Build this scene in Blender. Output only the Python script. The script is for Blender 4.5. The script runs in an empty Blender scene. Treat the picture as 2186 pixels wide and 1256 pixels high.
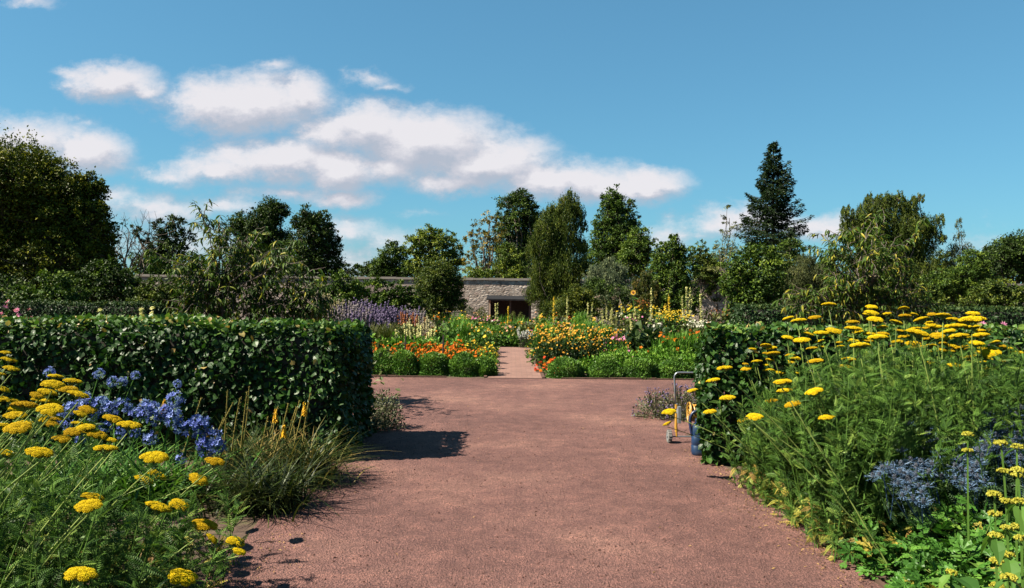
import bpy, math, random
import numpy as np
from mathutils import Matrix, Vector, Quaternion

rng = np.random.default_rng(11)
random.seed(11)
scene = bpy.context.scene
COL = scene.collection

# ------------------------------------------------------------------ camera
PW, PH, FPX = 2186.0, 1256.0, 1700.0
CAM = np.array([0.0, 0.0, 1.6])
ROLL, PITCH = math.radians(0.6), math.radians(0.15)
fwd = np.array([0.0, math.cos(PITCH), math.sin(PITCH)])
rt0, up0 = np.array([1.0, 0, 0]), np.array([0, -math.sin(PITCH), math.cos(PITCH)])
RIGHT = math.cos(ROLL) * rt0 + math.sin(ROLL) * up0
UP = -math.sin(ROLL) * rt0 + math.cos(ROLL) * up0
cam_data = bpy.data.cameras.new('camera')
cam_data.sensor_width = 36.0
cam_data.lens = FPX / PW * 36.0
cam_data.clip_start, cam_data.clip_end = 0.05, 3000.0
cam = bpy.data.objects.new('camera', cam_data)
COL.objects.link(cam)
m = Matrix.Identity(4)
for i in range(3):
    m[i][0], m[i][1], m[i][2], m[i][3] = RIGHT[i], UP[i], -fwd[i], CAM[i]
cam.matrix_world = m
scene.camera = cam

def at(px, py, d):
    """the place seen at photo pixel (px, py), d metres north of the camera"""
    v = fwd + RIGHT * ((px - PW / 2) / FPX) + UP * ((PH / 2 - py) / FPX)
    return CAM + v * (d / v[1])

# ------------------------------------------------------------------ light
EXPO = 2.0
SUN_EL, SUN_AZ = math.radians(47.0), math.radians(255.0)
SKY_STRENGTH = 0.05
scene.view_settings.view_transform = 'Standard'
scene.view_settings.look = 'None'
scene.view_settings.exposure = EXPO
scene.view_settings.gamma = 1.0
scene.view_settings.use_curve_mapping = False
scene.cycles.max_bounces = 7
scene.cycles.diffuse_bounces = 3
scene.cycles.glossy_bounces = 2
scene.cycles.transmission_bounces = 4
scene.cycles.use_denoising = True
scene.cycles.sample_clamp_indirect = 6.0
S = Vector((math.sin(SUN_AZ) * math.cos(SUN_EL), math.cos(SUN_AZ) * math.cos(SUN_EL), math.sin(SUN_EL)))
sun_data = bpy.data.lights.new('sun', 'SUN')
sun_data.energy = 5.0
sun_data.angle = math.radians(0.5)
sun_data.color = (1.0, 0.91, 0.75)
sun = bpy.data.objects.new('sun', sun_data)
sun.rotation_euler = S.to_track_quat('Z', 'Y').to_euler()
sun.location = (-20, -5, 30)
COL.objects.link(sun)

# ------------------------------------------------------------------ sky with clouds
world = bpy.data.worlds.new('World')
scene.world = world
world.use_nodes = True
world.cycles.sampling_method = 'MANUAL'
world.cycles.sample_map_resolution = 512

CLOUDS = [  # photo pixel centre, half sizes, weight: turned into directions of the sky
    (240, 176, 100, 40, 1.0), (318, 192, 45, 26, .7), (160, 165, 45, 18, .6),
    (530, 222, 175, 60, 1.1), (440, 215, 85, 48, .9), (640, 205, 65, 44, 1.0), (575, 255, 110, 26, .7),
    (590, 143, 42, 20, .55), (790, 168, 50, 16, .5), (830, 184, 40, 12, .42),
    (700, 285, 90, 50, .9), (820, 350, 130, 50, .85), (1250, 385, 130, 40, 1.0), (1100, 330, 90, 40, .8), (790, 272, 120, 56, 1.1), (910, 300, 150, 70, 1.2), (1030, 345, 150, 58, 1.1), (1170, 382, 170, 44, 1.0),
    (1375, 395, 95, 36, 1.1), (1290, 400, 90, 30, .8), (980, 388, 140, 26, .8),
    (610, 345, 200, 52, .95), (460, 358, 120, 34, .85), (725, 360, 75, 50, 1.2), (360, 372, 90, 24, .6),
    (735, 420, 70, 22, .9), (620, 408, 130, 20, .6),
    (40, 300, 150, 55, .95), (190, 325, 90, 52, 1.05), (60, 350, 160, 40, .7), (190, 262, 30, 10, .3),
    (330, 440, 150, 38, .6), (470, 440, 110, 26, .55), (250, 420, 60, 26, .5),
    (1010, 278, 60, 18, .4), (1010, 416, 60, 14, .4), (900, 455, 50, 10, .25),
    (1560, 480, 120, 34, .75), (1640, 470, 90, 34, .7), (1760, 484, 85, 34, .9), (1470, 505, 90, 20, .5),
    (750, 500, 70, 34, .55), (830, 515, 90, 30, .45), (740, 555, 160, 46, .5), (2110, 520, 120, 40, .3), (1420, 520, 60, 26, .5),
    (60, 2, 60, 14, .5), (400, 520, 260, 60, .45),
]
grp = bpy.data.node_groups.new('cloud_field', 'ShaderNodeTree')
grp.interface.new_socket('P', in_out='INPUT', socket_type='NodeSocketVector')
grp.interface.new_socket('F', in_out='OUTPUT', socket_type='NodeSocketFloat')
gi, go = grp.nodes.new('NodeGroupInput'), grp.nodes.new('NodeGroupOutput')
prev = None
for cx, cy, rx, ry, w in CLOUDS:
    p = at(cx, cy, 1.0) - CAM
    sx, sy = FPX / (rx * 1.36), FPX / (ry * 1.36)
    a = grp.nodes.new('ShaderNodeVectorMath'); a.operation = 'MULTIPLY_ADD'
    grp.links.new(gi.outputs['P'], a.inputs[0])
    a.inputs[1].default_value = (sx, sy, 0)
    a.inputs[2].default_value = (-p[0] * sx, -p[2] * sy, 0)
    b = grp.nodes.new('ShaderNodeVectorMath'); b.operation = 'LENGTH'
    grp.links.new(a.outputs[0], b.inputs[0])
    c = grp.nodes.new('ShaderNodeMath'); c.operation = 'MULTIPLY_ADD'
    grp.links.new(b.outputs['Value'], c.inputs[0]); c.inputs[1].default_value = -w * 1.1; c.inputs[2].default_value = w * 1.1
    if prev is None:
        prev = c
    else:
        s = grp.nodes.new('ShaderNodeMath'); s.operation = 'SMOOTH_MAX'
        grp.links.new(prev.outputs[0], s.inputs[0]); grp.links.new(c.outputs[0], s.inputs[1]); s.inputs[2].default_value = 0.25
        prev = s
grp.links.new(prev.outputs[0], go.inputs['F'])

class NT:
    """short-hand for wiring nodes"""
    def __init__(s, tree): s.t = tree; s.n = tree.nodes; s.l = tree.links
    def new(s, typ, op=None, ins=(), **kw):
        n = s.n.new(typ)
        if op: n.operation = op
        for k, v in kw.items(): setattr(n, k, v)
        for i, v in (ins.items() if isinstance(ins, dict) else enumerate(ins)):
            if v is None: continue
            if isinstance(v, bpy.types.NodeSocket): s.l.new(v, n.inputs[i])
            else: n.inputs[i].default_value = v
        return n
    def math(s, op, *ins, clamp=False): return s.new('ShaderNodeMath', op, ins, use_clamp=clamp).outputs[0]
    def vec(s, op, *ins): return s.new('ShaderNodeVectorMath', op, ins).outputs[0]
    def noise(s, vec, scale, detail=4, rough=.55, w=None):
        n = s.new('ShaderNodeTexNoise', None, {'Vector': vec, 'Scale': scale, 'Detail': detail, 'Roughness': rough}); return n
    def mix(s, fac, a, b, blend='MIX'):
        n = s.n.new('ShaderNodeMix'); n.data_type = 'RGBA'; n.blend_type = blend
        for i, v in ((0, fac), (6, a), (7, b)):
            if isinstance(v, bpy.types.NodeSocket): s.l.new(v, n.inputs[i])
            else: n.inputs[i].default_value = v
        return n.outputs[2]
    def ramp(s, fac, stops):
        n = s.n.new('ShaderNodeValToRGB'); s.l.new(fac, n.inputs[0])
        e = n.color_ramp.elements
        while len(e) < len(stops): e.new(0.5)
        for i, (p, c) in enumerate(stops):
            e[i].position = p; e[i].color = tuple(c) + ((1,) if len(c) == 3 else ())
        return n.outputs[0]
    def range(s, v, a, b, c=0, d=1, smooth=False):
        n = s.new('ShaderNodeMapRange', None, {0: v, 1: a, 2: b, 3: c, 4: d}); n.clamp = True
        if smooth: n.interpolation_type = 'SMOOTHSTEP'
        return n.outputs[0]

w = NT(world.node_tree)
w.n.clear()
sky = w.new('ShaderNodeTexSky', sky_type='NISHITA', sun_disc=False, sun_elevation=SUN_EL, sun_rotation=SUN_AZ,
            altitude=60.0, air_density=1.0, dust_density=0.6, ozone_density=1.2)
tc = w.new('ShaderNodeTexCoord')
sep = w.new('ShaderNodeSeparateXYZ', None, [tc.outputs['Generated']])
yy = w.math('MAXIMUM', sep.outputs[1], 0.05)
gu, gv = w.math('DIVIDE', sep.outputs[0], yy), w.math('DIVIDE', sep.outputs[2], yy)
P = w.new('ShaderNodeCombineXYZ', None, [gu, gv, 0.0]).outputs[0]
stretch = w.vec('MULTIPLY', P, (1.0, 1.5, 1.0))
n1 = w.noise(stretch, 12.0, 10, .66)
n2 = w.noise(stretch, 40.0, 8, .66)
warp = w.vec('MULTIPLY', w.vec('SUBTRACT', n1.outputs['Color'], (.5, .5, .5)), (.075, .045, 0))
Pw = w.vec('ADD', P, warp)
def field(vec):
    g = w.n.new('ShaderNodeGroup'); g.node_tree = grp; w.l.new(vec, g.inputs[0]); return g.outputs[0]
f0 = field(Pw)
f1 = field(w.vec('ADD', Pw, (-.008, .022, 0)))
na = w.math('MULTIPLY_ADD', n1.outputs[0], 1.0, -.5)
nb = w.math('MULTIPLY_ADD', n2.outputs[0], .8, -.4)
dens = w.math('ADD', w.math('ADD', f0, w.math('MULTIPLY', na, .95)), w.math('MULTIPLY', nb, .65))
alpha = w.range(dens, -.02, 0.78, 0, .95, smooth=True)
relief = w.math('ADD', w.math('MULTIPLY', w.math('SUBTRACT', f0, f1), 1.3), w.math('MULTIPLY', nb, 1.3))
lit = w.range(w.math('ADD', relief, w.math('MULTIPLY', na, .9)), -.42, .40, 0, 1)
front = w.math('GREATER_THAN', sep.outputs[1], 0.06)
alpha = w.math('MULTIPLY', alpha, front)
K = 1.0 / (SKY_STRENGTH * 2 ** EXPO)
ccol = w.ramp(lit, [(0.0, (.48 * K, .52 * K, .61 * K)), (.45, (.62 * K, .62 * K, .69 * K)), (1.0, (.86 * K, .83 * K, .86 * K))])
skycol = w.mix(1.0, w.new('ShaderNodeGamma', None, [sky.outputs[0], 0.65]).outputs[0], (0.45, 0.945, 1.165, 1), 'MULTIPLY')
final = w.mix(alpha, skycol, ccol)
bg = w.new('ShaderNodeBackground', None, [final, SKY_STRENGTH])
wo = w.new('ShaderNodeOutputWorld', None, [bg.outputs[0]])

# ------------------------------------------------------------------ meshes
class Geo:
    def __init__(s):
        s.v, s.t, s.f, s.k, s.m, s.n = [], [], [], [], [], 0      # verts, tint, loop indices, loop counts, material, vertex count
    def add(s, verts, faces, tint=0.5, mat=0):
        verts = np.asarray(verts, float).reshape(-1, 3)
        s.v.append(verts); s.t.append(np.broadcast_to(np.asarray(tint, float), (len(verts),)))
        for f in faces:
            s.f.append(np.asarray(f, np.int64) + s.n)
        s.k.append(np.array([len(f) for f in faces], np.int64))
        s.m.append(np.full(len(faces), mat, np.int64)); s.n += len(verts)
    def inst(s, tmpl, pos, frame, size, tint, mat=0):
        """copies of template (verts, faces) at pos (N,3), frames (N,3,3) with columns x,y,z, size (N,) or (N,3)"""
        tv, tf = tmpl
        N, k = len(pos), len(tv)
        if N == 0: return
        size = np.asarray(size, float)
        sc = np.broadcast_to(size[..., None] if size.ndim == 1 else size, (N, 3)) if size.ndim else np.full((N, 3), float(size))
        loc = tv[None, :, :] * sc[:, None, :]
        V = np.einsum('nij,nkj->nki', frame, loc) + pos[:, None, :]
        s.v.append(V.reshape(-1, 3))
        s.t.append(np.repeat(np.broadcast_to(np.asarray(tint, float), (N,)), k))
        lens = np.array([len(f) for f in tf]); flat = np.concatenate([np.asarray(f) for f in tf])
        idx = flat[None, :] + (s.n + np.arange(N) * k)[:, None]
        s.f.append(idx.reshape(-1)); s.k.append(np.tile(lens, N)); s.m.append(np.full(N * len(tf), mat, np.int64)); s.n += N * k
    def tube(s, pts, rad, sides=6, tint=0.5, mat=0, cap=True):
        pts = np.asarray(pts, float); n = len(pts)
        rad = np.broadcast_to(np.asarray(rad, float), (n,))
        tg = np.gradient(pts, axis=0); tg /= np.linalg.norm(tg, axis=1)[:, None] + 1e-9
        ref = np.array([0.31, 0.2, 0.93]) if abs(tg[:, 2]).mean() < .8 else np.array([.95, .3, .05])
        x = np.cross(tg, ref); x /= np.linalg.norm(x, axis=1)[:, None] + 1e-9
        y = np.cross(tg, x)
        a = np.arange(sides) / sides * 2 * math.pi
        ring = pts[:, None, :] + rad[:, None, None] * (np.cos(a)[None, :, None] * x[:, None, :] + np.sin(a)[None, :, None] * y[:, None, :])
        i, j = np.meshgrid(np.arange(n - 1), np.arange(sides), indexing='ij')
        j2 = (j + 1) % sides
        q = np.stack([i * sides + j, i * sides + j2, (i + 1) * sides + j2, (i + 1) * sides + j], -1).reshape(-1, 4)
        s.v.append(ring.reshape(-1, 3)); s.t.append(np.full(n * sides, tint))
        s.f.append((q + s.n).reshape(-1)); s.k.append(np.full(len(q), 4)); s.m.append(np.full(len(q), mat, np.int64))
        if cap:
            for e, rev in ((0, True), (n - 1, False)):
                f = np.arange(sides) + e * sides
                s.f.append((f[::-1] if rev else f) + s.n); s.k.append(np.array([sides])); s.m.append(np.array([mat]))
        s.n += n * sides
    def box(s, lo, hi, tint=.5, mat=0, mtx=None):
        x0, y0, z0 = lo; x1, y1, z1 = hi
        v = np.array([(x0, y0, z0), (x1, y0, z0), (x1, y1, z0), (x0, y1, z0), (x0, y0, z1), (x1, y0, z1), (x1, y1, z1), (x0, y1, z1)], float)
        if mtx is not None: v = v @ np.asarray(mtx)[:3, :3].T + np.asarray(mtx)[:3, 3]
        s.add(v, [(0, 3, 2, 1), (4, 5, 6, 7), (0, 1, 5, 4), (1, 2, 6, 5), (2, 3, 7, 6), (3, 0, 4, 7)], tint, mat)

WORLD_AT = {}
def link(o, parent, origin):
    origin = np.asarray(origin, float)
    WORLD_AT[o.name] = origin
    COL.objects.link(o)
    if parent is not None:
        o.parent = parent
        origin = origin - WORLD_AT[parent.name]
    o.location = origin
    return o
def mesh_of(name, geo, mats, origin=(0, 0, 0), smooth=False):
    me = bpy.data.meshes.new(name)
    V = np.concatenate(geo.v) - np.asarray(origin, float)
    loops = np.concatenate(geo.f).astype(np.int32); k = np.concatenate(geo.k).astype(np.int32)
    me.vertices.add(len(V)); me.vertices.foreach_set('co', V.astype(np.float32).ravel())
    me.loops.add(len(loops)); me.loops.foreach_set('vertex_index', loops)
    me.polygons.add(len(k))
    st = np.zeros(len(k), np.int32); st[1:] = np.cumsum(k)[:-1]
    me.polygons.foreach_set('loop_start', st)
    me.polygons.foreach_set('loop_total', k)
    me.polygons.foreach_set('material_index', np.concatenate(geo.m).astype(np.int32))
    me.polygons.foreach_set('use_smooth', np.full(len(k), smooth))
    a = me.attributes.new('tint', 'FLOAT', 'POINT')
    a.data.foreach_set('value', np.concatenate(geo.t).astype(np.float32))
    for mt in (mats if isinstance(mats, (list, tuple)) else [mats]): me.materials.append(mt)
    me.update(calc_edges=True)
    return me
def obj(name, geo, mats, parent=None, origin=(0, 0, 0), smooth=False):
    """one mesh object; geometry is given in world metres, origin is where its own origin sits"""
    return link(bpy.data.objects.new(name, mesh_of(name, geo, mats, origin, smooth)), parent, origin)
def tag(o, label=None, cat=None, group=None, kind=None):
    if label: o['label'] = label
    if cat: o['category'] = cat
    if group: o['group'] = group
    if kind: o['kind'] = kind
    return o
def thing(name, label, cat, origin, group=None):
    return tag(link(bpy.data.objects.new(name, None), None, origin), label, cat, group)

def unit(a):
    a = np.asarray(a, float); return a / (np.linalg.norm(a, axis=-1, keepdims=True) + 1e-9)
def frames(dirs, normals):
    """frames with y along dirs and z as near to normals as can be"""
    y = unit(dirs); x = unit(np.cross(y, normals)); z = np.cross(x, y)
    return np.stack([x, y, z], -1)
def rdir(n): return unit(rng.normal(size=(n, 3)))
def ground_z(y):
    return np.interp(y, [0, 25, 55, 500], [0, 0, -0.8, -0.8])

# leaf templates lie along +y, face +z, length 1
def leaf4(w=.3, fold=.08, bend=.12):
    return (np.array([(0, 0, 0), (w, .45, fold), (0, 1, -bend), (-w, .45, fold)], float), [(0, 1, 2), (0, 2, 3)])
def leaf8(w=.32, fold=.07, bend=.18):
    v = [(0, 0, 0), (w * .8, .25, fold), (w, .55, fold * .8 - bend * .15), (w * .5, .83, fold * .4 - bend * .55), (0, 1.03, -bend), (-w * .5, .83, fold * .4 - bend * .55),
         (-w, .55, fold * .8 - bend * .15), (-w * .8, .25, fold), (0, .3, -.01), (0, .65, -bend * .3)]
    return (np.array(v, float), [(0, 1, 8), (1, 2, 9, 8), (2, 3, 4, 9), (0, 8, 7), (8, 9, 6, 7), (9, 4, 5, 6)])
def blade(w=.012, bend=.5, n=5):
    """grass blade: rises along y and arches over to -z"""
    t = np.linspace(0, 1, n); v = []
    for q in t:
        ww = w * (1 - q ** 2.2) + .0006
        v += [(-ww, q * (1 - .18 * bend * q * q), -bend * q * q), (ww, q * (1 - .18 * bend * q * q), -bend * q * q)]
    return (np.array(v, float), [(2 * i, 2 * i + 1, 2 * i + 3, 2 * i + 2) for i in range(n - 1)])
def fern(pairs=9, w=.24, bend=.25, lw=.055):
    """feathery yarrow leaf: rachis and narrow leaflets"""
    v, f = [], []
    def q(*pts):
        b = len(v); v.extend(pts); f.append(tuple(range(b, b + len(pts))))
    z = lambda t: -bend * t * t
    q((-.008, 0, 0), (.008, 0, 0), (.006, .5, z(.5)), (-.006, .5, z(.5))); q((-.006, .5, z(.5)), (.006, .5, z(.5)), (.002, 1, z(1)), (-.002, 1, z(1)))
    for i in range(pairs):
        t = .12 + .84 * i / (pairs - 1)
        L = w * math.sin(math.pi * min(1, .18 + .80 * (1 - abs(t - .42) * 1.25))) if t < .98 else w * .3
        L = w * (1 - .75 * abs(t - .4) / .6) 
        for sgn in (-1, 1):
            dx, dy = sgn * L, L * .42
            q((0, t, z(t)), (dx * .55 + sgn * 0, t + dy * .55 - lw, z(t) + .03), (dx, t + dy, z(t) - .02), (dx * .45, t + dy * .55 + lw * .7, z(t) + .02))
    return (np.array(v, float), f)
def star(n=6, r=1.0, cup=.25, w=.34):
    v, f = [(0, 0, 0)], []
    for i in range(n):
        a = 2 * math.pi * i / n
        d = np.array([math.cos(a), math.sin(a)]); p = np.array([-d[1], d[0]])
        b = len(v)
        m1, m2 = d * .6 * r + p * w * r * .6, d * .6 * r - p * w * r * .6
        v += [(m1[0], m1[1], cup * .5), (d[0] * r, d[1] * r, cup), (m2[0], m2[1], cup * .5)]
        f.append((0, b + 2, b + 1, b))
    return (np.array(v, float), f)
def octa(rx=1, rz=.7):
    v = np.array([(rx, 0, 0), (0, rx, 0), (-rx, 0, 0), (0, -rx, 0), (0, 0, rz), (0, 0, -rz)], float)
    return (v, [(0, 1, 4), (1, 2, 4), (2, 3, 4), (3, 0, 4), (1, 0, 5), (2, 1, 5), (3, 2, 5), (0, 3, 5)])
L4, L4N, L8, L8W, FERN, FERN2 = leaf4(), leaf4(.17), leaf8(), leaf8(.42, .05, .14), fern(), fern(7, .3, .45, .06)
OCT = octa()
STAR5, STAR8 = star(5, 1, .2, .5), star(8, 1, .15, .3)

# ------------------------------------------------------------------ materials
MATS = {}
def leaf_mat(name, stops, rough=.5, trans=.28, spec=.4, clump=0.0):
    """leaf or petal surface; stops colour the per-leaf tint from 0 to 1"""
    if name in MATS: return MATS[name]
    mt = bpy.data.materials.new(name); mt.use_nodes = True
    t = NT(mt.node_tree); t.n.clear()
    at_ = t.new('ShaderNodeAttribute', attribute_name='tint')
    fac = at_.outputs['Fac']
    if len(stops) == 1: stops = [stops[0], stops[0]]
    if not isinstance(stops[0][0], (int, float)) or len(stops[0]) == 3:
        stops = [(i / (len(stops) - 1), c) for i, c in enumerate(stops)]
    if clump:
        geo = t.new('ShaderNodeNewGeometry')
        nz = t.noise(geo.outputs['Position'], clump, 3, .6)
        fac = t.math('ADD', fac, t.math('MULTIPLY_ADD', nz.outputs[0], .7, -.35), clamp=True)
    col = t.ramp(fac, stops)
    b = t.new('ShaderNodeBsdfPrincipled', None, {'Base Color': col, 'Roughness': rough, 'Specular IOR Level': spec * .38})
    if trans > 0:
        tr = t.new('ShaderNodeBsdfTranslucent', None, [t.mix(1.0, col, (1.0, 1.15, .55, 1), 'MULTIPLY')])
        ms = t.new('ShaderNodeMixShader', None, [trans, b.outputs[0], tr.outputs[0]])
        out = ms.outputs[0]
    else: out = b.outputs[0]
    t.new('ShaderNodeOutputMaterial', None, [out])
    MATS[name] = mt
    return mt
def plain_mat(name, col, rough=.6, metal=0.0, spec=.4, vary=.35, scale=20.0, bump=.0, col2=None, grime=None):
    if name in MATS: return MATS[name]
    mt = bpy.data.materials.new(name); mt.use_nodes = True
    t = NT(mt.node_tree); t.n.clear()
    tcd = t.new('ShaderNodeTexCoord').outputs['Object']
    nz = t.noise(tcd, scale, 6, .6)
    c2 = col2 or tuple(c * (1 - vary) for c in col)
    c = t.ramp(nz.outputs[0], [(.3, c2), (.7, col)])
    if grime:
        ng = t.noise(tcd, scale * .3, 5, .65)
        c = t.mix(t.range(ng.outputs[0], .5, .68), c, tuple(grime) + (1,))
    b = t.new('ShaderNodeBsdfPrincipled', None, {'Base Color': c, 'Roughness': rough, 'Metallic': metal, 'Specular IOR Level': spec})
    if bump:
        bp = t.new('ShaderNodeBump', None, {'Strength': bump, 'Distance': .02, 'Height': nz.outputs[0]})
        t.l.new(bp.outputs[0], b.inputs['Normal'])
    t.new('ShaderNodeOutputMaterial', None, [b.outputs[0]])
    MATS[name] = mt
    return mt
# ------------------------------------------------------------------ ground, paths, wall
def gravel_material():
    mt = bpy.data.materials.new('red_gravel'); mt.use_nodes = True
    t = NT(mt.node_tree); t.n.clear()
    p = t.new('ShaderNodeNewGeometry').outputs['Position']
    big = t.noise(p, .55, 5, .6); mid = t.noise(p, 5.0, 8, .7); fine = t.noise(p, 60.0, 4, .7); grit = t.noise(p, 190.0, 2, .6)
    vor = t.new('ShaderNodeTexVoronoi', None, {'Vector': p, 'Scale': 85.0})
    c = t.ramp(big.outputs[0], [(.3, (.076, .036, .031)), (.5, (.106, .051, .043)), (.7, (.160, .083, .065))])
    c = t.mix(.65, c, t.ramp(mid.outputs[0], [(.3, (.55, .5, .5)), (.5, (.95, .95, .95)), (.68, (1.55, 1.5, 1.4))]), 'MULTIPLY')
    c = t.mix(.85, c, t.ramp(fine.outputs[0], [(.32, (.42, .42, .46)), (.52, (1, 1, 1)), (.70, (1.75, 1.72, 1.7))]), 'MULTIPLY')
    c = t.mix(.75, c, t.ramp(vor.outputs['Color'], [(0, (.6, .6, .65)), (.8, (1.05, 1.05, 1.05)), (1, (1.7, 1.7, 1.7))]), 'MULTIPLY')
    b = t.new('ShaderNodeBsdfPrincipled', None, {'Base Color': c, 'Roughness': .93, 'Specular IOR Level': .25})
    h = t.math('ADD', t.math('MULTIPLY', mid.outputs[0], 1.1), t.math('ADD', t.math('MULTIPLY', fine.outputs[0], .45), t.math('MULTIPLY', vor.outputs['Distance'], .35)))
    bp = t.new('ShaderNodeBump', None, {'Strength': .9, 'Distance': .03, 'Height': h}); t.l.new(bp.outputs[0], b.inputs['Normal'])
    t.new('ShaderNodeOutputMaterial', None, [b.outputs[0]])
    return mt
M_GRAVEL = gravel_material()
M_SOIL = plain_mat('soil', (.075, .048, .034), .95, spec=.2, scale=14, bump=.8, col2=(.03, .02, .015), grime=(.045, .05, .018))
def brick_path_material():
    mt = bpy.data.materials.new('brick_paving'); mt.use_nodes = True
    t = NT(mt.node_tree); t.n.clear()
    p = t.new('ShaderNodeNewGeometry').outputs['Position']
    br = t.new('ShaderNodeTexBrick', None, {'Vector': p, 'Color1': (.150, .086, .070, 1), 'Color2': (.122, .068, .056, 1), 'Mortar': (.10, .064, .053, 1), 'Scale': 1.0,
                                            'Mortar Size': .006, 'Brick Width': .215, 'Row Height': .105})
    nz = t.noise(p, 2.2, 6, .65); nf = t.noise(p, 40, 3, .6)
    c = t.mix(.5, br.outputs[0], t.ramp(nz.outputs[0], [(.3, (.7, .7, .72)), (.7, (1.3, 1.25, 1.2))]), 'MULTIPLY')
    c = t.mix(.4, c, t.ramp(nf.outputs[0], [(.3, (.7, .7, .7)), (.7, (1.25, 1.25, 1.25))]), 'MULTIPLY')
    b = t.new('ShaderNodeBsdfPrincipled', None, {'Base Color': c, 'Roughness': .9, 'Specular IOR Level': .2})
    bp = t.new('ShaderNodeBump', None, {'Strength': .5, 'Distance': .01, 'Height': br.outputs['Fac']}); bp.invert = True
    t.l.new(bp.outputs[0], b.inputs['Normal'])
    t.new('ShaderNodeOutputMaterial', None, [b.outputs[0]])
    return mt

def sheet(g, x0, x1, y0, y1, z, nx=1, ny=1, wob=0.0):
    xs, ys = np.linspace(x0, x1, nx + 1), np.linspace(y0, y1, ny + 1)
    X, Y = np.meshgrid(xs, ys)
    V = np.stack([X, Y, ground_z(Y) + z], -1)
    if wob:
        V[:, 0, 0] += rng.normal(size=ny + 1) * wob; V[:, -1, 0] += rng.normal(size=ny + 1) * wob
    i, j = np.meshgrid(np.arange(ny), np.arange(nx), indexing='ij'); a = i * (nx + 1) + j
    g.add(V.reshape(-1, 3), np.stack([a, a + 1, a + nx + 2, a + nx + 1], -1).reshape(-1, 4).tolist())
g = Geo()
sheet(g, -700, 700, -60, 25, 0, 2, 2); sheet(g, -700, 700, 25, 55, 0, 2, 12); sheet(g, -700, 700, 55, 1500, 0, 2, 4)
tag(obj('ground', g, M_SOIL), kind='structure')
g = Geo()
sheet(g, -1.72, 2.06, -6, 9.3, .004, 1, 60, .035)
sheet(g, -45, 45, 9.3, 15.45, .004, 8, 4)
tag(obj('gravel_path', g, M_GRAVEL), kind='structure')
g = Geo(); sheet(g, -.47, .60, 15.45, 24.7, .012, 1, 20)
tag(obj('brick_path', g, brick_path_material()), kind='structure')
M_EDGE = plain_mat('edging_board', (.085, .048, .037), .9, scale=9, bump=.5, col2=(.04, .027, .02), spec=.1)
for nm, x0, x1 in (('path_edging', -.53, -.475), ('path_edging', .605, .66)):
    g = Geo()
    for k in range(11):
        y0 = 15.47 + k * .84
        g.box((x0, y0, -.05), (x1, y0 + .832, .035 + .006 * math.sin(k * 2.3)))
    tag(obj(nm, g, M_EDGE), kind='structure')
g = Geo()
for k in range(5): g.box((2.07 + .006 * (k % 2), 1.2 + k * .9, -.05), (2.105, 2.09 + k * .9, .014))
tag(obj('path_edging', g, M_EDGE), kind='structure')
g = Geo()
for k in range(26): 
    x0 = -24.5 + k * .93
    if x0 < -1.3: g.box((x0, 15.46, -.05), (x0 + .92, 15.52, .03 + .008 * math.sin(k * 1.7)))
for k in range(26): g.box((.98 + k * .93, 15.46, -.05), (1.9 + k * .93, 15.52, .03 + .008 * math.sin(k * 1.7)))
tag(obj('path_edging', g, M_EDGE), kind='structure')

# loose stones on the gravel and plant litter along its edges
g = Geo()
n = 6000
X = rng.uniform(-1.7, 2.05, n); Y = 4.0 + 6.0 * rng.random(n) ** 1.25
X[:1200] = rng.uniform(-4, 4, 1200); Y[:1200] = rng.uniform(9.4, 15.4, 1200)
sz = .0025 + .008 * rng.random(n) ** 3.0
pos = np.stack([X, Y, np.full(n, .005)], -1)
sz[-170:] = rng.uniform(.006, .015, 170)
g.inst(octa(1, .75), pos, frames(rdir(n), rdir(n)), sz, rng.random(n))
tag(obj('gravel', g, leaf_mat('pebble', [(.055, .028, .024), (.075, .038, .032), (.11, .065, .053)], .85, 0, .3)), kind='stuff')
g = Geo()
n = 1500
side = rng.random(n) < .4
Y = rng.uniform(4.2, 8.5, n)
X = np.where(side, -1.62 + np.abs(rng.normal(size=n)) * .16, 2.02 - np.abs(rng.normal(size=n)) * .14)
X[:130] = rng.uniform(-1.5, 2.0, 130); Y[:130] = rng.uniform(4.3, 13, 130)
pos = np.stack([X, Y, np.full(n, .012)], -1)
g.inst(L4N, pos, frames(rdir(n) * [1, 1, .25], np.array([0, 0, 1.0]) + rng.normal(size=(n, 3)) * .3), rng.uniform(.008, .03, n), rng.random(n))
tag(obj('fallen_leaves', g, leaf_mat('litter', [(.05, .03, .018), (.16, .09, .04), (.30, .2, .08)], .8, .1, .2)), kind='stuff')

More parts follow.
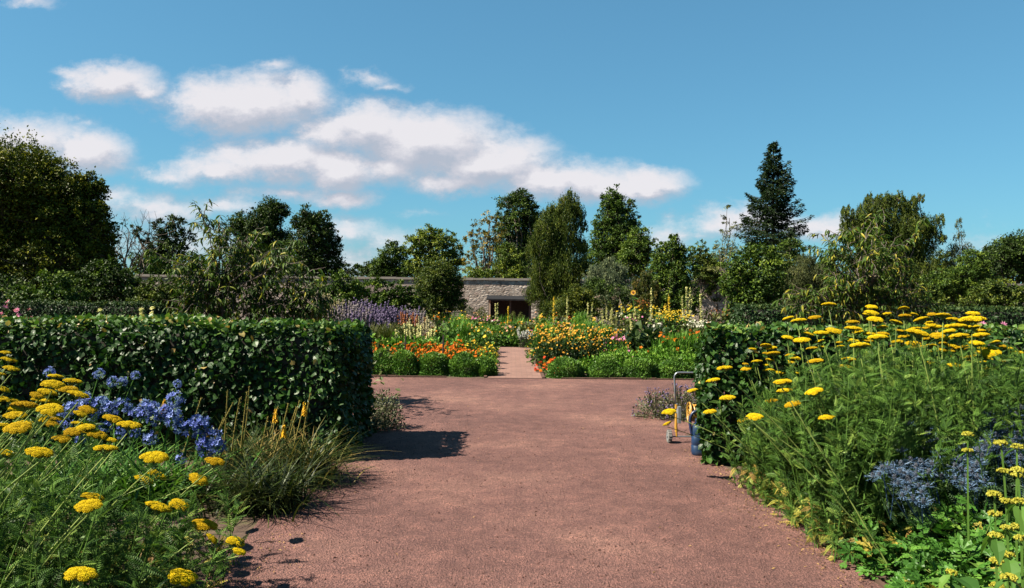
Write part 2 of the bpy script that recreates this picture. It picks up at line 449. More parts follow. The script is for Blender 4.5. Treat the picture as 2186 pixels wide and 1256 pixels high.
# far garden wall
WALL_Y = 62.0
def stone_material():
    mt = bpy.data.materials.new('rubble_stone'); mt.use_nodes = True
    t = NT(mt.node_tree); t.n.clear()
    p = t.new('ShaderNodeNewGeometry').outputs['Position']
    nz = t.noise(p, 2.2, 5, .6)
    sq = t.vec('ADD', t.vec('MULTIPLY', p, (3.4, 3.4, 7.0)), t.vec('MULTIPLY', nz.outputs['Color'], (.9, .9, 1.2)))
    vo = t.new('ShaderNodeTexVoronoi', None, {'Vector': sq, 'Scale': 1.0}); ve = t.new('ShaderNodeTexVoronoi', None, {'Vector': sq, 'Scale': 1.0}); ve.feature = 'DISTANCE_TO_EDGE'
    c = t.ramp(t.new('ShaderNodeSeparateColor', None, [vo.outputs['Color']]).outputs[0],
               [(0, (.15, .115, .095)), (.3, (.24, .195, .165)), (.6, (.30, .255, .22)), (.85, (.38, .325, .285)), (1, (.27, .19, .165))])
    c = t.mix(t.range(ve.outputs['Distance'], .02, .12, 1, 0), c, (.21, .17, .145, 1))
    st = t.noise(p, .5, 6, .7)
    c = t.mix(.7, c, t.ramp(st.outputs[0], [(.35, (.62, .6, .6)), (.6, (1.1, 1.1, 1.1))]), 'MULTIPLY')
    b = t.new('ShaderNodeBsdfPrincipled', None, {'Base Color': c, 'Roughness': .92, 'Specular IOR Level': .2})
    bp = t.new('ShaderNodeBump', None, {'Strength': .9, 'Distance': .05, 'Height': ve.outputs['Distance']}); t.l.new(bp.outputs[0], b.inputs['Normal'])
    t.new('ShaderNodeOutputMaterial', None, [b.outputs[0]])
    return mt
root = thing('stone_wall', 'long grey rubble stone wall closing the far end of the garden', 'wall', (0, WALL_Y, -.8))
g = Geo(); g.box((-75, WALL_Y, -.9), (75, WALL_Y + .5, 2.82)); obj('masonry', g, stone_material(), root, (0, WALL_Y, -.8))
g = Geo()
for k in range(125):
    x0 = -75 + k * 1.2
    g.box((x0, WALL_Y - .09, 2.823 + .012 * math.sin(k * 1.9)), (x0 + 1.19, WALL_Y + .59, 2.99 + .014 * math.sin(k * 2.7)))
obj('coping', g, plain_mat('coping_stone', (.19, .165, .145), .9, scale=3, bump=.5, col2=(.16, .14, .12)), root, (0, WALL_Y, 2.82))

# open-fronted shelter against the wall
sx0, sx1, sy = at(1043, 640, 57).item(0), at(1128, 640, 57).item(0), 57.0
root = thing('garden_shelter', 'low dark open fronted shelter standing before the stone wall', 'shelter', ((sx0 + sx1) / 2, sy, -.8))
M_WOOD = plain_mat('dark_timber', (.045, .036, .03), .8, scale=6, bump=.4); M_FELT = plain_mat('roof_felt', (.018, .018, .02), .95, spec=.05, scale=4, bump=.3)
M_PALE = plain_mat('weathered_post', (.27, .20, .15), .85, scale=7, bump=.3)
g = Geo(); v = []
for (x, y, z) in ((sx0 - .15, sy - .3, 1.30), (sx1 + .4, sy - .3, 1.27), (sx1 + .4, sy + 2.6, 1.52), (sx0 - .15, sy + 2.6, 1.55)): v += [(x, y, z), (x, y, z + .1)]
g.add(v, [(0, 2, 4, 6)[::-1], (1, 3, 5, 7), (0, 2, 3, 1), (2, 4, 5, 3), (4, 6, 7, 5), (6, 0, 1, 7)]); obj('roof', g, M_FELT, root, (sx0, sy, 1.3))
g = Geo(); g.box((sx0, sy + 2.45, -.8), (sx1 + .2, sy + 2.5, 1.5)); obj('back_panel', g, M_WOOD, root, (sx0, sy + 2.4, -.8))
for x in (sx0 - .02, sx1 + .16):
    g = Geo(); g.box((x, sy + .15, -.8), (x + .05, sy + 2.44, 1.32)); obj('side_panel', g, M_WOOD, root, (x, sy, -.8))
for x, mt in ((sx0 + .02, M_PALE), (sx0 + 1.5, M_WOOD), (sx1 + .05, M_WOOD)):
    g = Geo(); g.box((x, sy, -.8), (x + .12, sy + .12, 1.3)); obj('post', g, mt, root, (x, sy, -.8))
g = Geo(); g.box((sx0 + .3, sy + 1.9, -.4), (sx1 - .1, sy + 2.3, -.34)); g.box((sx0 + .5, sy + 1.95, -.8), (sx0 + .58, sy + 2.25, -.4)); g.box((sx1 - .4, sy + 1.95, -.8), (sx1 - .32, sy + 2.25, -.4))
obj('bench', g, M_WOOD, root, (sx0 + .3, sy + 1.9, -.4))
g = Geo(); sheet(g, sx0 - .5, sx1 + .6, 50, 56.9, .01, 1, 6); tag(obj('paved_terrace', g, plain_mat('terracotta_paving', (.24, .11, .08), .9, scale=3)), kind='structure')
# ------------------------------------------------------------------ hedges
def wavy(p, amp, fr=2.3):
    return amp * (np.sin(p[:, 0] * fr + 1.3 * p[:, 2] * fr) + np.sin(p[:, 1] * fr * 1.4 + p[:, 2] * fr * 1.9 + 2) + np.sin(p[:, 0] * fr * 2.7 - p[:, 2] * 3.1 * fr)) / 3
def hedge(name, label, foot, h, leaf, dens, mat, core_mat, depth=.13, z0=0.0, skip=(), bulge=.065, tmpl=L8W, dry=.04, twigs=True):
    """clipped hedge on a four-cornered footprint (counter-clockwise), leaves on the sides and the top"""
    foot = np.asarray(foot, float); c = foot.mean(0)
    root = thing(name, label, 'hedge', (c[0], c[1], z0))
    g = Geo()
    def put(pos, nrm, top):
        n = len(pos)
        dep = depth * rng.random(n) ** 1.6 - .02
        off = wavy(pos, bulge) - dep
        p = pos + nrm * off[:, None]
        nn = unit(nrm * .75 + rng.normal(size=(n, 3)) * .42 + np.array([0, 0, .35]))
        axis = unit(rng.normal(size=(n, 3)) * .75 + np.array([0, 0, -.65 if not top else .1]) + nrm * .4)
        sz = leaf * rng.uniform(.45, 1.5, n)
        cl = .5 + .5 * wavy(pos, 1.0, 4.1)
        tint = np.clip((.30 if top else .0) + .42 * rng.random(n) + .25 * cl, 0, .8)  # top leaves tinted lighter than the sides: sunlight put into the colour
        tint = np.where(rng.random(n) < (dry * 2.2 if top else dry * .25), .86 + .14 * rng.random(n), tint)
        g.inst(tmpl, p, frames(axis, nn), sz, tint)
    for e in range(4):
        if e in skip: continue
        a, b = foot[e], foot[(e + 1) % 4]
        L = np.linalg.norm(b - a); n = int(L * h * dens)
        u, v = rng.random(n), rng.random(n) ** .95
        nrm = np.array([(b - a)[1], -(b - a)[0], 0]) / L
        p = np.stack([a[0] + (b - a)[0] * u, a[1] + (b - a)[1] * u, z0 + .03 + h * v], -1)
        p[:, :2] += nrm[None, :2] * (.05 * np.sin(np.pi * v))[:, None] - nrm[None, :2] * (.11 * (np.clip(v - .86, 0, 1) / .14) ** 1.7)[:, None]
        put(p, np.repeat(nrm[None], n, 0), False)
    area = abs(np.cross(foot[2] - foot[0], foot[3] - foot[1])) / 2
    n = int(area * dens * .8)
    u, v = rng.random(n)[:, None], rng.random(n)[:, None]
    p2 = (foot[0] * (1 - u) + foot[1] * u) * (1 - v) + (foot[3] * (1 - u) + foot[2] * u) * v
    put(np.concatenate([p2, np.full((n, 1), z0 + h)], 1), np.repeat([[0, 0, 1.0]], n, 0), True)
    # shoots that stand a little proud of the clipped top
    ns = int(area * 26)
    u, v = rng.random(ns)[:, None], rng.random(ns)[:, None]
    b2 = (foot[0] * (1 - u) + foot[1] * u) * (1 - v) + (foot[3] * (1 - u) + foot[2] * u) * v
    for q in b2:
        k = rng.integers(4, 8); hh = rng.uniform(.02, .11) * rng.random() * leaf / .06
        pos = np.stack([np.full(k, q[0]) + rng.normal(size=k) * .01, np.full(k, q[1]) + rng.normal(size=k) * .01, z0 + h + np.linspace(0, hh, k)], -1)
        g.inst(tmpl, pos, frames(rdir(k) * [1, 1, .3] + [0, 0, .4], rdir(k) + [0, 0, 1.0]), leaf * rng.uniform(.5, .95, k), rng.uniform(.35, .85, k))
    obj('foliage', g, mat, root, (c[0], c[1], z0))
    # dark branches round an added solid core that blocks light inside the hedge
    g = Geo()
    inn = c + (foot - c) * (1 - (depth + .03) / np.linalg.norm(foot - c, axis=1)[:, None] * 1.25)
    zt = z0 + h - depth * .8
    g.add([(x, y, z0) for x, y in inn] + [(x, y, zt) for x, y in inn], [(0, 1, 5, 4), (1, 2, 6, 5), (2, 3, 7, 6), (3, 0, 4, 7), (4, 5, 6, 7)])
    if twigs:
        for e in range(4):
            a, b = foot[e], foot[(e + 1) % 4]; L = np.linalg.norm(b - a)
            for _ in range(int(L * 14)):
                q = a + (b - a) * rng.random(); i = c + (q - c) * .8
                z = rng.uniform(.05, h * .75)
                g.tube([(i[0], i[1], z0 + z), ((i[0] + q[0]) / 2, (i[1] + q[1]) / 2, z0 + z + .12), (q[0], q[1], z0 + z + rng.uniform(.1, .3))], [.008, .006, .002], 4)
    obj('branches', g, core_mat, root, (c[0], c[1], z0))
    return root
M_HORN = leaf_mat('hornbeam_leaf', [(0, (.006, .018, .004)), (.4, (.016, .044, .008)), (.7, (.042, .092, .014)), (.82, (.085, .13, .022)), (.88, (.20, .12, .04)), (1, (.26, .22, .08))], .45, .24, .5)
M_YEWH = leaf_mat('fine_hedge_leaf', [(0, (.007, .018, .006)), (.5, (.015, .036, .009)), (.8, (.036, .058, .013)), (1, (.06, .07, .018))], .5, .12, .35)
M_TWIG = plain_mat('hedge_wood', (.030, .024, .018), .9, scale=8)
NEARY = 7.62
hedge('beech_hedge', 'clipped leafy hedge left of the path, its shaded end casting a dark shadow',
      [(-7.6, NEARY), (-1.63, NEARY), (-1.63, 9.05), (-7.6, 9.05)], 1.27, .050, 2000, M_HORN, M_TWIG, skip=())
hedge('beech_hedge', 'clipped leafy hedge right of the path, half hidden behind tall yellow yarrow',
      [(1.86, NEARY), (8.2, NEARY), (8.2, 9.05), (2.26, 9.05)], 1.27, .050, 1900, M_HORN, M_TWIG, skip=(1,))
xl = at(140, 650, 24)[0]
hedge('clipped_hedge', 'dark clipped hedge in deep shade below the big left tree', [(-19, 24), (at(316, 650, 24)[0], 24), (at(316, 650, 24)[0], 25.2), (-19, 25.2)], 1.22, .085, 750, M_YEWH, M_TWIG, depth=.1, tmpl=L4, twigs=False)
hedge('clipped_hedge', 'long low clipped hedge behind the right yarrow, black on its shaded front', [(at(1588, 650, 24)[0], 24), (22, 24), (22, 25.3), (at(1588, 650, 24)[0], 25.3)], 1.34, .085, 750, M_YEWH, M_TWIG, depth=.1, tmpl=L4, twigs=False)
# box edging: round clipped bushes along the cross path
M_BOX = leaf_mat('box_leaf', [(0, (.015, .04, .008)), (.5, (.045, .105, .014)), (1, (.12, .21, .028))], .42, .16, .45)
def ball(name, label, c, r, hz, group, leaf=.034, n=6500, mat=None, cat='shrub'):
    root = thing(name, label, cat, (c[0], c[1], c[2]), group)
    d = rdir(n); d[:, 2] = np.abs(d[:, 2]) * 1.15 - .15; d = unit(d)
    lump = 1 + .07 * np.sin(d[:, 0] * 5 + c[0] * 9) * np.cos(d[:, 1] * 4 + c[0] * 5) + .05 * np.sin(d[:, 2] * 9 + c[0] * 3)
    rr = lump * (1 - .28 * rng.random(n) ** 2)
    p = np.array(c) + d * np.array([r, r * .95, hz]) * rr[:, None]; p[:, 2] = np.maximum(p[:, 2], c[2] + .02)
    tint = np.clip(.2 + .4 * rng.random(n) + .25 * np.clip(d[:, 2], 0, 1) + .3 * (lump - 1) * 8, 0, 1)  # tint rises towards the top: light from above painted into the leaves
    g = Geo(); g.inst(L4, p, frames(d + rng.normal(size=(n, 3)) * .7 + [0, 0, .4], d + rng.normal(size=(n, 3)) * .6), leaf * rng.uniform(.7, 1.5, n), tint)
    obj('foliage', g, mat or M_BOX, root, c)
    g = Geo()
    for k in range(14):
        q = rdir(1)[0]; q[2] = abs(q[2])
        g.tube([c, np.array(c) + q * [r * .5, r * .5, hz * .6], np.array(c) + q * [r * .85, r * .85, hz * .9]], [.012, .008, .003], 4)
    obj('stems', g, M_TWIG, root, c)
ORD = ['nearest', 'second', 'third', 'fourth', 'fifth', 'sixth', 'seventh', 'eighth', 'ninth', 'tenth']
for i, px in enumerate([1034, 990, 925, 862, 815, 760]):
    x = at(px, 800, 15.95)[0]
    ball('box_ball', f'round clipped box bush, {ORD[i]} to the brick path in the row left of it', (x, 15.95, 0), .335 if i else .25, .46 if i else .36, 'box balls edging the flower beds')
for i, px in enumerate([1207, 1293, 1365, 1438, 1510]):
    x = at(px, 800, 15.85)[0]
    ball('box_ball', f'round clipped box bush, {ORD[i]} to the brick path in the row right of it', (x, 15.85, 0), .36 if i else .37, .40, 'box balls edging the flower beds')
# ------------------------------------------------------------------ trees and shrubs
M_BARK = plain_mat('bark', (.075, .058, .042), .9, scale=6, bump=.5)
M_BIRCHBARK = plain_mat('birch_bark', (.55, .52, .47), .8, scale=5, col2=(.10, .085, .07))
GREENS = {
    'olive':  [(0, (0.0172, 0.0298, 0.0029)), (.5, (0.0479, 0.0636, 0.0055)), (1, (0.1719, 0.1671, 0.0132))],
    'dark':   [(0, (0.0081, 0.0164, 0.0033)), (.5, (0.0172, 0.0338, 0.0055)), (1, (0.0577, 0.0925, 0.0117))],
    'mid':    [(0, (0.0146, 0.0313, 0.0047)), (.5, (0.0337, 0.0636, 0.0076)), (1, (0.1086, 0.1501, 0.0163))],
    'light':  [(0, (0.0237, 0.0447, 0.0055)), (.5, (0.0596, 0.0894, 0.0098)), (1, (0.1917, 0.2194, 0.0270))],
    'gold':   [(0, (0.0400, 0.0432, 0.0055)), (.5, (0.1038, 0.0860, 0.0131)), (1, (0.2937, 0.1964, 0.0320))],
    'birch':  [(0, (0.0160, 0.0298, 0.0047)), (.5, (0.0382, 0.0581, 0.0076)), (1, (0.1210, 0.1386, 0.0193))],
    'grey':   [(0, (0.0319, 0.0413, 0.0138)), (.5, (0.0679, 0.0785, 0.0268)), (1, (0.1917, 0.1902, 0.0615))],
    'spruce': [(0, (0.0063, 0.0149, 0.0055)), (.5, (0.0146, 0.0283, 0.0098)), (1, (0.0460, 0.0693, 0.0204))],
    'blue':   [(0, (0.0360, 0.0522, 0.0287)), (.5, (0.0756, 0.0969, 0.0534)), (1, (0.2171, 0.2426, 0.1174))],
    'cherry': [(0, (0.0146, 0.0328, 0.0040)), (.6, (0.0382, 0.0655, 0.0069)), (.85, (0.0756, 0.0969, 0.0117)), (1, (0.2550, 0.1964, 0.0270))],
    'vivid':  [(0, (0.0200, 0.0556, 0.0047)), (.5, (0.0479, 0.1118, 0.0084)), (1, (0.1530, 0.2772, 0.0188))],
}
def G(k): return leaf_mat('leaf_' + k, GREENS[k], .5, .17, .3)

def limb(g, a, b, r0, r1, sides=5, sag=.12, n=6):
    a, b = np.asarray(a, float), np.asarray(b, float); L = np.linalg.norm(b - a)
    t = np.linspace(0, 1, n)[:, None]
    p = a + (b - a) * t + np.sin(t * math.pi) * np.array([rng.normal() * .07, rng.normal() * .07, -sag]) * L
    p[1:-1] += rng.normal(size=(n - 2, 3)) * L * .02
    g.tube(p, np.linspace(r0, r1, n), sides)
    return p
def tree(name, label, d, blobs, base, col, leaf=.2, dens=70, cat='tree', group=None, mode='broad', trunk=.25, bark=None, clump=.30, depth=.55, tint0=0.0, limbs=True, mult=True, tmpl=None, zb=None, cov=1.4):
    """crown of leaf clumps over the given blobs (photo pixel centre, pixel radius[, flattening]) standing d metres off"""
    zb = ground_z(d) if zb is None else zb
    bx = at(base, 640, d)[0]; root = thing(name, label, cat, (bx, d, zb), group)
    g, wd, tk = Geo(), Geo(), Geo()
    if d > 35: leaf *= .82
    dens = max(dens, cov / ((.17 if mode == 'weep' else .3) * leaf * leaf)) * (.82 if d > 60 else 1) if cov > 1 else dens
    B = []
    for bl in blobs:
        px, py, r = bl[:3]; fl = bl[3] if len(bl) > 3 else 1.0
        c = at(px, py, d); rm = r * d / FPX
        B.append((c + np.array([0, rng.uniform(-1, 1) * depth * rm, 0]), rm, fl))
        if mult and r * d / FPX > .5:     # the crown goes on behind
            B.append((c + np.array([rng.normal() * .2 * rm, rng.uniform(.5, 1.1) * rm, rng.normal() * .15 * rm - .1 * rm]), rm * .85, fl))
    top = max(c[2] for c, _, _ in B); low = min(c[2] for c, _, _ in B)
    fork = np.array([bx, d, zb + max(.3, (low - zb) * .55)])
    if trunk: limb(tk, (bx, d, zb - .1), fork, trunk, trunk * .75, 8, 0); limb(tk, fork, (bx + .1, d, low + (top - low) * .8), trunk * .75, trunk * .2, 7, 0)
    for c, rm, fl in B:
        if trunk and limbs:
            j = fork + (np.array([bx, d, c[2]]) - fork) * rng.uniform(.05, .45) if c[2] > fork[2] else fork
            limb(wd, j, c, trunk * rng.uniform(.35, .5), trunk * .12, 5)
        area = 4 * math.pi * rm * rm * fl
        n = int(area * dens); nc = max(7, int(n / 34))
        dd = rdir(nc); keep = dd[:, 2] > -.75; dd = dd[keep]; nc = len(dd)
        rad = rm * rng.choice([1.0, .95, .86, .72, .5], nc) * rng.uniform(.9, 1.12, nc)
        rad[rng.random(nc) < .10] *= rng.uniform(1.12, 1.32)      # stray shoots break the outline
        cc = c + dd * rad[:, None] * [1, 1, fl]
        if trunk:
            for q in cc[::4]: limb(wd, c + (q - c) * .15, q, trunk * .10, trunk * .03, 3, .03, 4)
        m = np.maximum(6, rng.poisson(34, nc)); ci = np.repeat(np.arange(nc), m)
        cr = rm * clump * rng.uniform(.5, 1.25, nc); N = len(ci)
        ctint = np.clip(.42 + .24 * rng.normal(size=nc) + tint0, 0, 1)
        off = rng.normal(size=(N, 3)) * .55
        if mode == 'weep':
            off *= [.55, .55, 1.0]; p = cc[ci] + off * cr[ci][:, None]; p[:, 2] -= np.abs(rng.normal(size=N)) * cr[ci] * 1.2
            ax = unit(rng.normal(size=(N, 3)) * .35 + [0, 0, -1]); nn = unit(dd[ci] + rng.normal(size=(N, 3)) * .6)
        else:
            p = cc[ci] + off * cr[ci][:, None] * [1, 1, .62]
            ax = unit(dd[ci] * .7 + rng.normal(size=(N, 3)) * .8 + [0, 0, -.1]); nn = unit(dd[ci] * .7 + rng.normal(size=(N, 3)) * .6 + [0, 0, .7])
        g.inst(tmpl or (L4N if mode == 'weep' else L4), p, frames(ax, nn), leaf * rng.uniform(.6, 1.35, N), np.clip(ctint[ci] + .16 * rng.normal(size=N), 0, 1))
    obj('crown' if cat == 'tree' else 'foliage', g, G(col) if isinstance(col, str) else col, root, (bx, d, fork[2]))
    if tk.v: obj('trunk' if cat == 'tree' else 'stem', tk, bark or M_BARK, root, (bx, d, zb))
    if wd.v: obj('branches', wd, M_BARK if cat == 'tree' else bark or M_BARK, root, fork)
    return root

def conifer(name, label, d, px, top, bottom, halfpx, col, base_clear=.06, whorls=26, droop=.25, needle=.26):
    zb = ground_z(d); t = at(px, top, d); b = at(px, bottom, d); half = halfpx * d / FPX
    bx = b[0]; root = thing(name, label, 'tree', (bx, d, zb)); H = t[2] - zb
    wd, g = Geo(), Geo()
    tr = np.linspace((bx, d, zb - .1), t, 9); tr[1:-1, :2] += rng.normal(size=(7, 2)) * .04; wd.tube(tr, np.linspace(.3, .025, 9), 7)
    z0 = b[2]
    for k in range(whorls):
        f = k / (whorls - 1); z = z0 + (t[2] - z0) * (f ** .92)
        xc = np.interp(z, tr[:, 2], tr[:, 0])
        L0 = half * ((1 - f) ** .85 * .95 + .05) * (1 if f > .12 else .75 + 2 * f)
        nb = 7 if f < .8 else 5
        for i in range(nb):
            a = 2 * math.pi * (i + rng.random() * .8) / nb; L = L0 * rng.uniform(.5, 1.15)
            dr = np.array([math.cos(a), math.sin(a), 0])
            s = np.linspace(0, 1, 7)[:, None]
            zz = (.25 - .1 * (1 - f)) * s - droop * 1.6 * s ** 1.5 * (1 - f * .9) + droop * 1.15 * s ** 3
            p = np.array([xc, d, z + rng.normal() * .1]) + dr * s * L + np.concatenate([np.zeros((7, 2)), zz * L], 1)
            wd.tube(p, np.linspace(.05 * (1.1 - f), .008, 7), 4)
            N = int(20 + 58 * L)
            u = rng.random(N) ** .75 * .93 + .07; q = np.stack([np.interp(u, s[:, 0], p[:, j]) for j in range(3)], 1)
            side = np.cross(dr, [0, 0, 1.0]); sw = rng.choice([-1, 1], N); wid = .36 * L * np.sin(np.pi * np.clip(u * .85 + .12, 0, 1)) * rng.random(N)
            q += side * (sw * wid)[:, None] + rng.normal(size=(N, 3)) * .05; q[:, 2] -= wid * .35 + .1 * rng.random(N)
            ax = unit(dr * .8 + side * (sw * .8)[:, None] + rng.normal(size=(N, 3)) * .35 + [0, 0, -.15])
            g.inst(L4N, q, frames(ax, unit(rng.normal(size=(N, 3)) * .5 + [0, 0, 1])), needle * rng.uniform(.7, 1.4, N), np.clip(.4 + .2 * rng.normal(size=N), 0, 1))
    obj('crown', g, G(col), root, (bx, d, z0)); obj('trunk', wd, M_BARK, root, (bx, d, zb))

# --- left of the photo
tree('sycamore_tree', 'huge broad olive green tree at the left edge, its lower half in deep shade', 40,
     [(-60, 400, 110), (30, 380, 78), (105, 400, 62), (60, 350, 48), (160, 425, 50), (185, 395, 26), (0, 470, 100), (110, 480, 85), (185, 490, 52), (205, 450, 26), (215, 545, 26), (30, 570, 90), (130, 570, 80), (190, 575, 48), (60, 620, 60), (160, 620, 45), (-80, 520, 110)],
     40, 'olive', .17, 100, trunk=.55, clump=.24)
tree('laurel_shrub', 'dark evergreen shrub mass filling the shade beneath the big left tree', 33,
     [(190, 620, 40), (245, 610, 42), (290, 625, 28), (120, 640, 30), (215, 575, 30), (20, 640, 46)], 220, 'dark', .14, 90, 'shrub', trunk=.06)
tree('layered_shrub', 'green shrub with tiered branches before the big left tree', 26,
     [(120, 600, 32, .7), (90, 635, 44, .6), (150, 628, 32, .6), (60, 658, 40, .6), (30, 625, 26, .6), (140, 655, 34, .6)], 110, 'mid', .11, 110, 'shrub', trunk=.05)
def bare_tree(name, label, d, px, base_py, top_py, spread):
    zb = ground_z(d); b = at(px, base_py, d); root = thing(name, label, 'tree', (b[0], d, zb)); wd = Geo()
    def grow(a, dr, L, r, lev):
        e = a + dr * L; p = limb(wd, a, e, r, r * .6, 5 if lev < 2 else 3, .03, 5)
        if lev == 5: return
        for _ in range(3 if lev < 2 else 2 + (rng.random() < .4)):
            nd = unit(dr + rng.normal(size=3) * (.45 + .05 * lev) + [0, 0, .18]); grow(p[-1 - (rng.random() < .35)], nd, L * rng.uniform(.58, .85), r * .6, lev + 1)
    H = at(px, top_py, d)[2] - zb
    grow(np.array([b[0], d, zb]), unit([0.05, 0, 1]), H * .36, .16, 0); grow(np.array([b[0], d, zb + H * .2]), unit([-.35, 0, 1]), H * .25, .09, 1); grow(np.array([b[0], d, zb + H * .2]), unit([.4, .1, 1]), H * .24, .09, 1)
    obj('trunk', wd, M_BARK, root, (b[0], d, zb))
bare_tree('dead_tree', 'bare twisting leafless tree right of the big left tree', 52, 268, 600, 462, 60)
tree('ivy_clad_tree', 'dark tree of knobbly ivy covered limbs beside the bare tree', 74,
     [(372, 478, 20), (345, 488, 18), (362, 508, 26), (392, 508, 18), (340, 525, 24), (312, 512, 13), (298, 500, 11), (287, 489, 8), (370, 540, 30), (352, 560, 26), (330, 542, 18), (408, 518, 12)],
     352, 'dark', .24, 60, trunk=.35, mult=False)
tree('elder_shrub', 'mid green bush rising over the wall below the ivy covered tree', 68, [(320, 572, 30), (298, 560, 18), (340, 590, 22), (305, 592, 26)], 318, 'mid', .2, 70, 'shrub', trunk=.08)
tree('elder_shrub', 'rounded green bush over the wall between ivy covered tree and twin dark trees', 70, [(405, 568, 26), (432, 578, 24), (385, 584, 22), (455, 590, 22)], 420, 'mid', .2, 70, 'shrub', trunk=.08)
tree('maple_tree', 'dark tall tree behind the drooping sapling, left one of the close pair', 84,
     [(575, 452, 30), (598, 448, 18), (560, 480, 34), (515, 475, 26), (497, 490, 20), (535, 510, 34), (580, 510, 34), (520, 545, 34), (560, 555, 38), (595, 540, 22), (505, 575, 26), (600, 575, 26)],
     555, 'dark', .26, 60, trunk=.4)
tree('maple_tree', 'dark tall tree with a straight right edge, right one of the close pair', 80,
     [(655, 468, 26), (690, 470, 20), (672, 500, 36), (632, 480, 16), (698, 520, 22), (645, 535, 36), (690, 555, 34), (625, 570, 28), (662, 580, 38), (705, 585, 22)],
     665, 'dark', .26, 62, trunk=.4)
tree('distant_tree', 'small dark far tree peeping over the wall beside the pair of dark trees', 130, [(742, 580, 14), (765, 578, 14), (785, 574, 12), (730, 590, 12)], 760, 'dark', .4, 40, trunk=.3)
tree('maple_tree', 'dark crowned tree with a yellow green left side standing just over the wall', 86,
     [(840, 528, 16), (828, 548, 20), (855, 545, 18), (812, 568, 18), (845, 575, 26), (805, 590, 20), (870, 580, 24)], 840, 'mid', .24, 60, trunk=.3)
tree('walnut_tree', 'airy light green spreading tree just over the middle of the wall', 76,
     [(920, 500, 22, .8), (895, 512, 24, .8), (948, 512, 24, .8), (878, 535, 18, .8), (965, 535, 22, .8), (915, 535, 34, .8), (895, 562, 28, .8), (950, 565, 32, .8), (975, 555, 16, .8)],
     922, 'light', .24, 58, trunk=.3, clump=.24)
tree('lime_tree', 'thin golden brown tree, see-through, left of the tall dark one', 72,
     [(1045, 470, 20), (1022, 488, 22), (1060, 495, 22), (1005, 510, 18), (1035, 515, 28), (1015, 545, 26), (1060, 545, 26), (1000, 575, 24), (1040, 578, 28)],
     1040, 'gold', .2, 36, trunk=.22, clump=.26, tint0=.05, cov=.9)
tree('hazel_shrub', 'yellow green bush at the foot of the golden tree over the wall', 68, [(1085, 540, 22), (1095, 575, 26), (1065, 580, 24), (1020, 592, 24), (1110, 590, 22)], 1080, 'light', .2, 62, 'shrub', trunk=.08)
tree('sycamore_tree', 'tallest dark broadleaf tree over the wall with tiered rounded crown', 88,
     [(1112, 420, 22, .7), (1090, 432, 24, .6), (1130, 436, 22, .7), (1108, 455, 32, .7), (1075, 462, 18, .6), (1140, 465, 22), (1085, 490, 30, .8), (1125, 500, 34), (1090, 530, 36), (1130, 545, 36), (1100, 575, 38)],
     1110, 'dark', .26, 66, trunk=.4, tint0=.12)
# --- in front of the wall
tree('hawthorn_tree', 'dark rounded small tree standing before the wall left of the shelter', 42,
     [(935, 580, 26), (915, 600, 30), (958, 600, 26), (935, 625, 36), (905, 640, 24), (965, 635, 24), (930, 660, 34), (975, 655, 16)], 935, 'birch', .12, 100, trunk=.12, tint0=-.05)
tree('birch_tree', 'tall weeping birch with white trunk rising right of the shelter', 50,
     [(1222, 420, 16), (1208, 435, 20), (1185, 455, 24), (1230, 450, 20), (1165, 485, 26), (1205, 480, 32), (1240, 480, 15), (1150, 525, 26), (1190, 530, 34), (1235, 520, 20), (1160, 575, 32), (1205, 575, 36), (1240, 565, 22), (1150, 620, 26), (1190, 625, 36), (1225, 620, 26), (1175, 655, 26)],
     1204, 'birch', .15, 115, trunk=.14, mode='weep', bark=M_BIRCHBARK, clump=.34, cov=1.25)
tree('laurel_shrub', 'dark shrub in the shade between the weeping birch and the bushy green tree', 43, [(1268, 620, 24), (1300, 640, 30), (1340, 640, 30), (1375, 630, 28), (1275, 655, 26), (1325, 665, 30), (1370, 665, 30), (1255, 640, 22)], 1320, 'dark', .12, 100, 'shrub', trunk=.05, tint0=.1)
tree('poplar_tree', 'tall dense upright tree, second tall one right of the weeping birch', 82,
     [(1312, 415, 16), (1300, 435, 22), (1332, 440, 22), (1318, 465, 34), (1290, 480, 22), (1345, 478, 18), (1300, 510, 34), (1340, 510, 30), (1275, 540, 26), (1310, 550, 36), (1350, 550, 28), (1285, 580, 30)],
     1315, 'mid', .25, 78, trunk=.4, tint0=-.08)
tree('maple_tree', 'bright mid green tree tucked against the right side of the tall upright tree', 76,
     [(1365, 505, 20), (1385, 520, 16), (1355, 535, 28), (1380, 550, 24), (1340, 560, 26), (1365, 580, 28)], 1365, 'mid', .22, 64, trunk=.25, tint0=.1)
tree('blue_cedar', 'silvery blue weeping conifer below the tall upright tree', 46,
     [(1300, 560, 18, .6), (1275, 575, 22, .55), (1322, 572, 20, .55), (1262, 592, 18, .5), (1298, 592, 30, .6), (1335, 592, 18, .5), (1280, 612, 26, .5), (1318, 612, 24, .5)], 1300, 'blue', .13, 90, trunk=.1, mode='weep')
tree('ceanothus_shrub', 'low dark bush at the foot of the weeping birch', 38, [(1225, 630, 22), (1248, 645, 26), (1215, 655, 26), (1275, 660, 24), (1240, 668, 24)], 1240, 'olive', .09, 130, 'shrub', trunk=.04, tint0=-.1)
tree('apple_tree', 'bushy mid green tree right of the blue cedar', 40,
     [(1435, 520, 18), (1415, 535, 20), (1455, 538, 22), (1430, 560, 34), (1470, 570, 20), (1405, 585, 24), (1445, 600, 36), (1410, 630, 28), (1460, 640, 32), (1425, 660, 26)], 1435, 'mid', .13, 110, trunk=.12, tint0=.06)
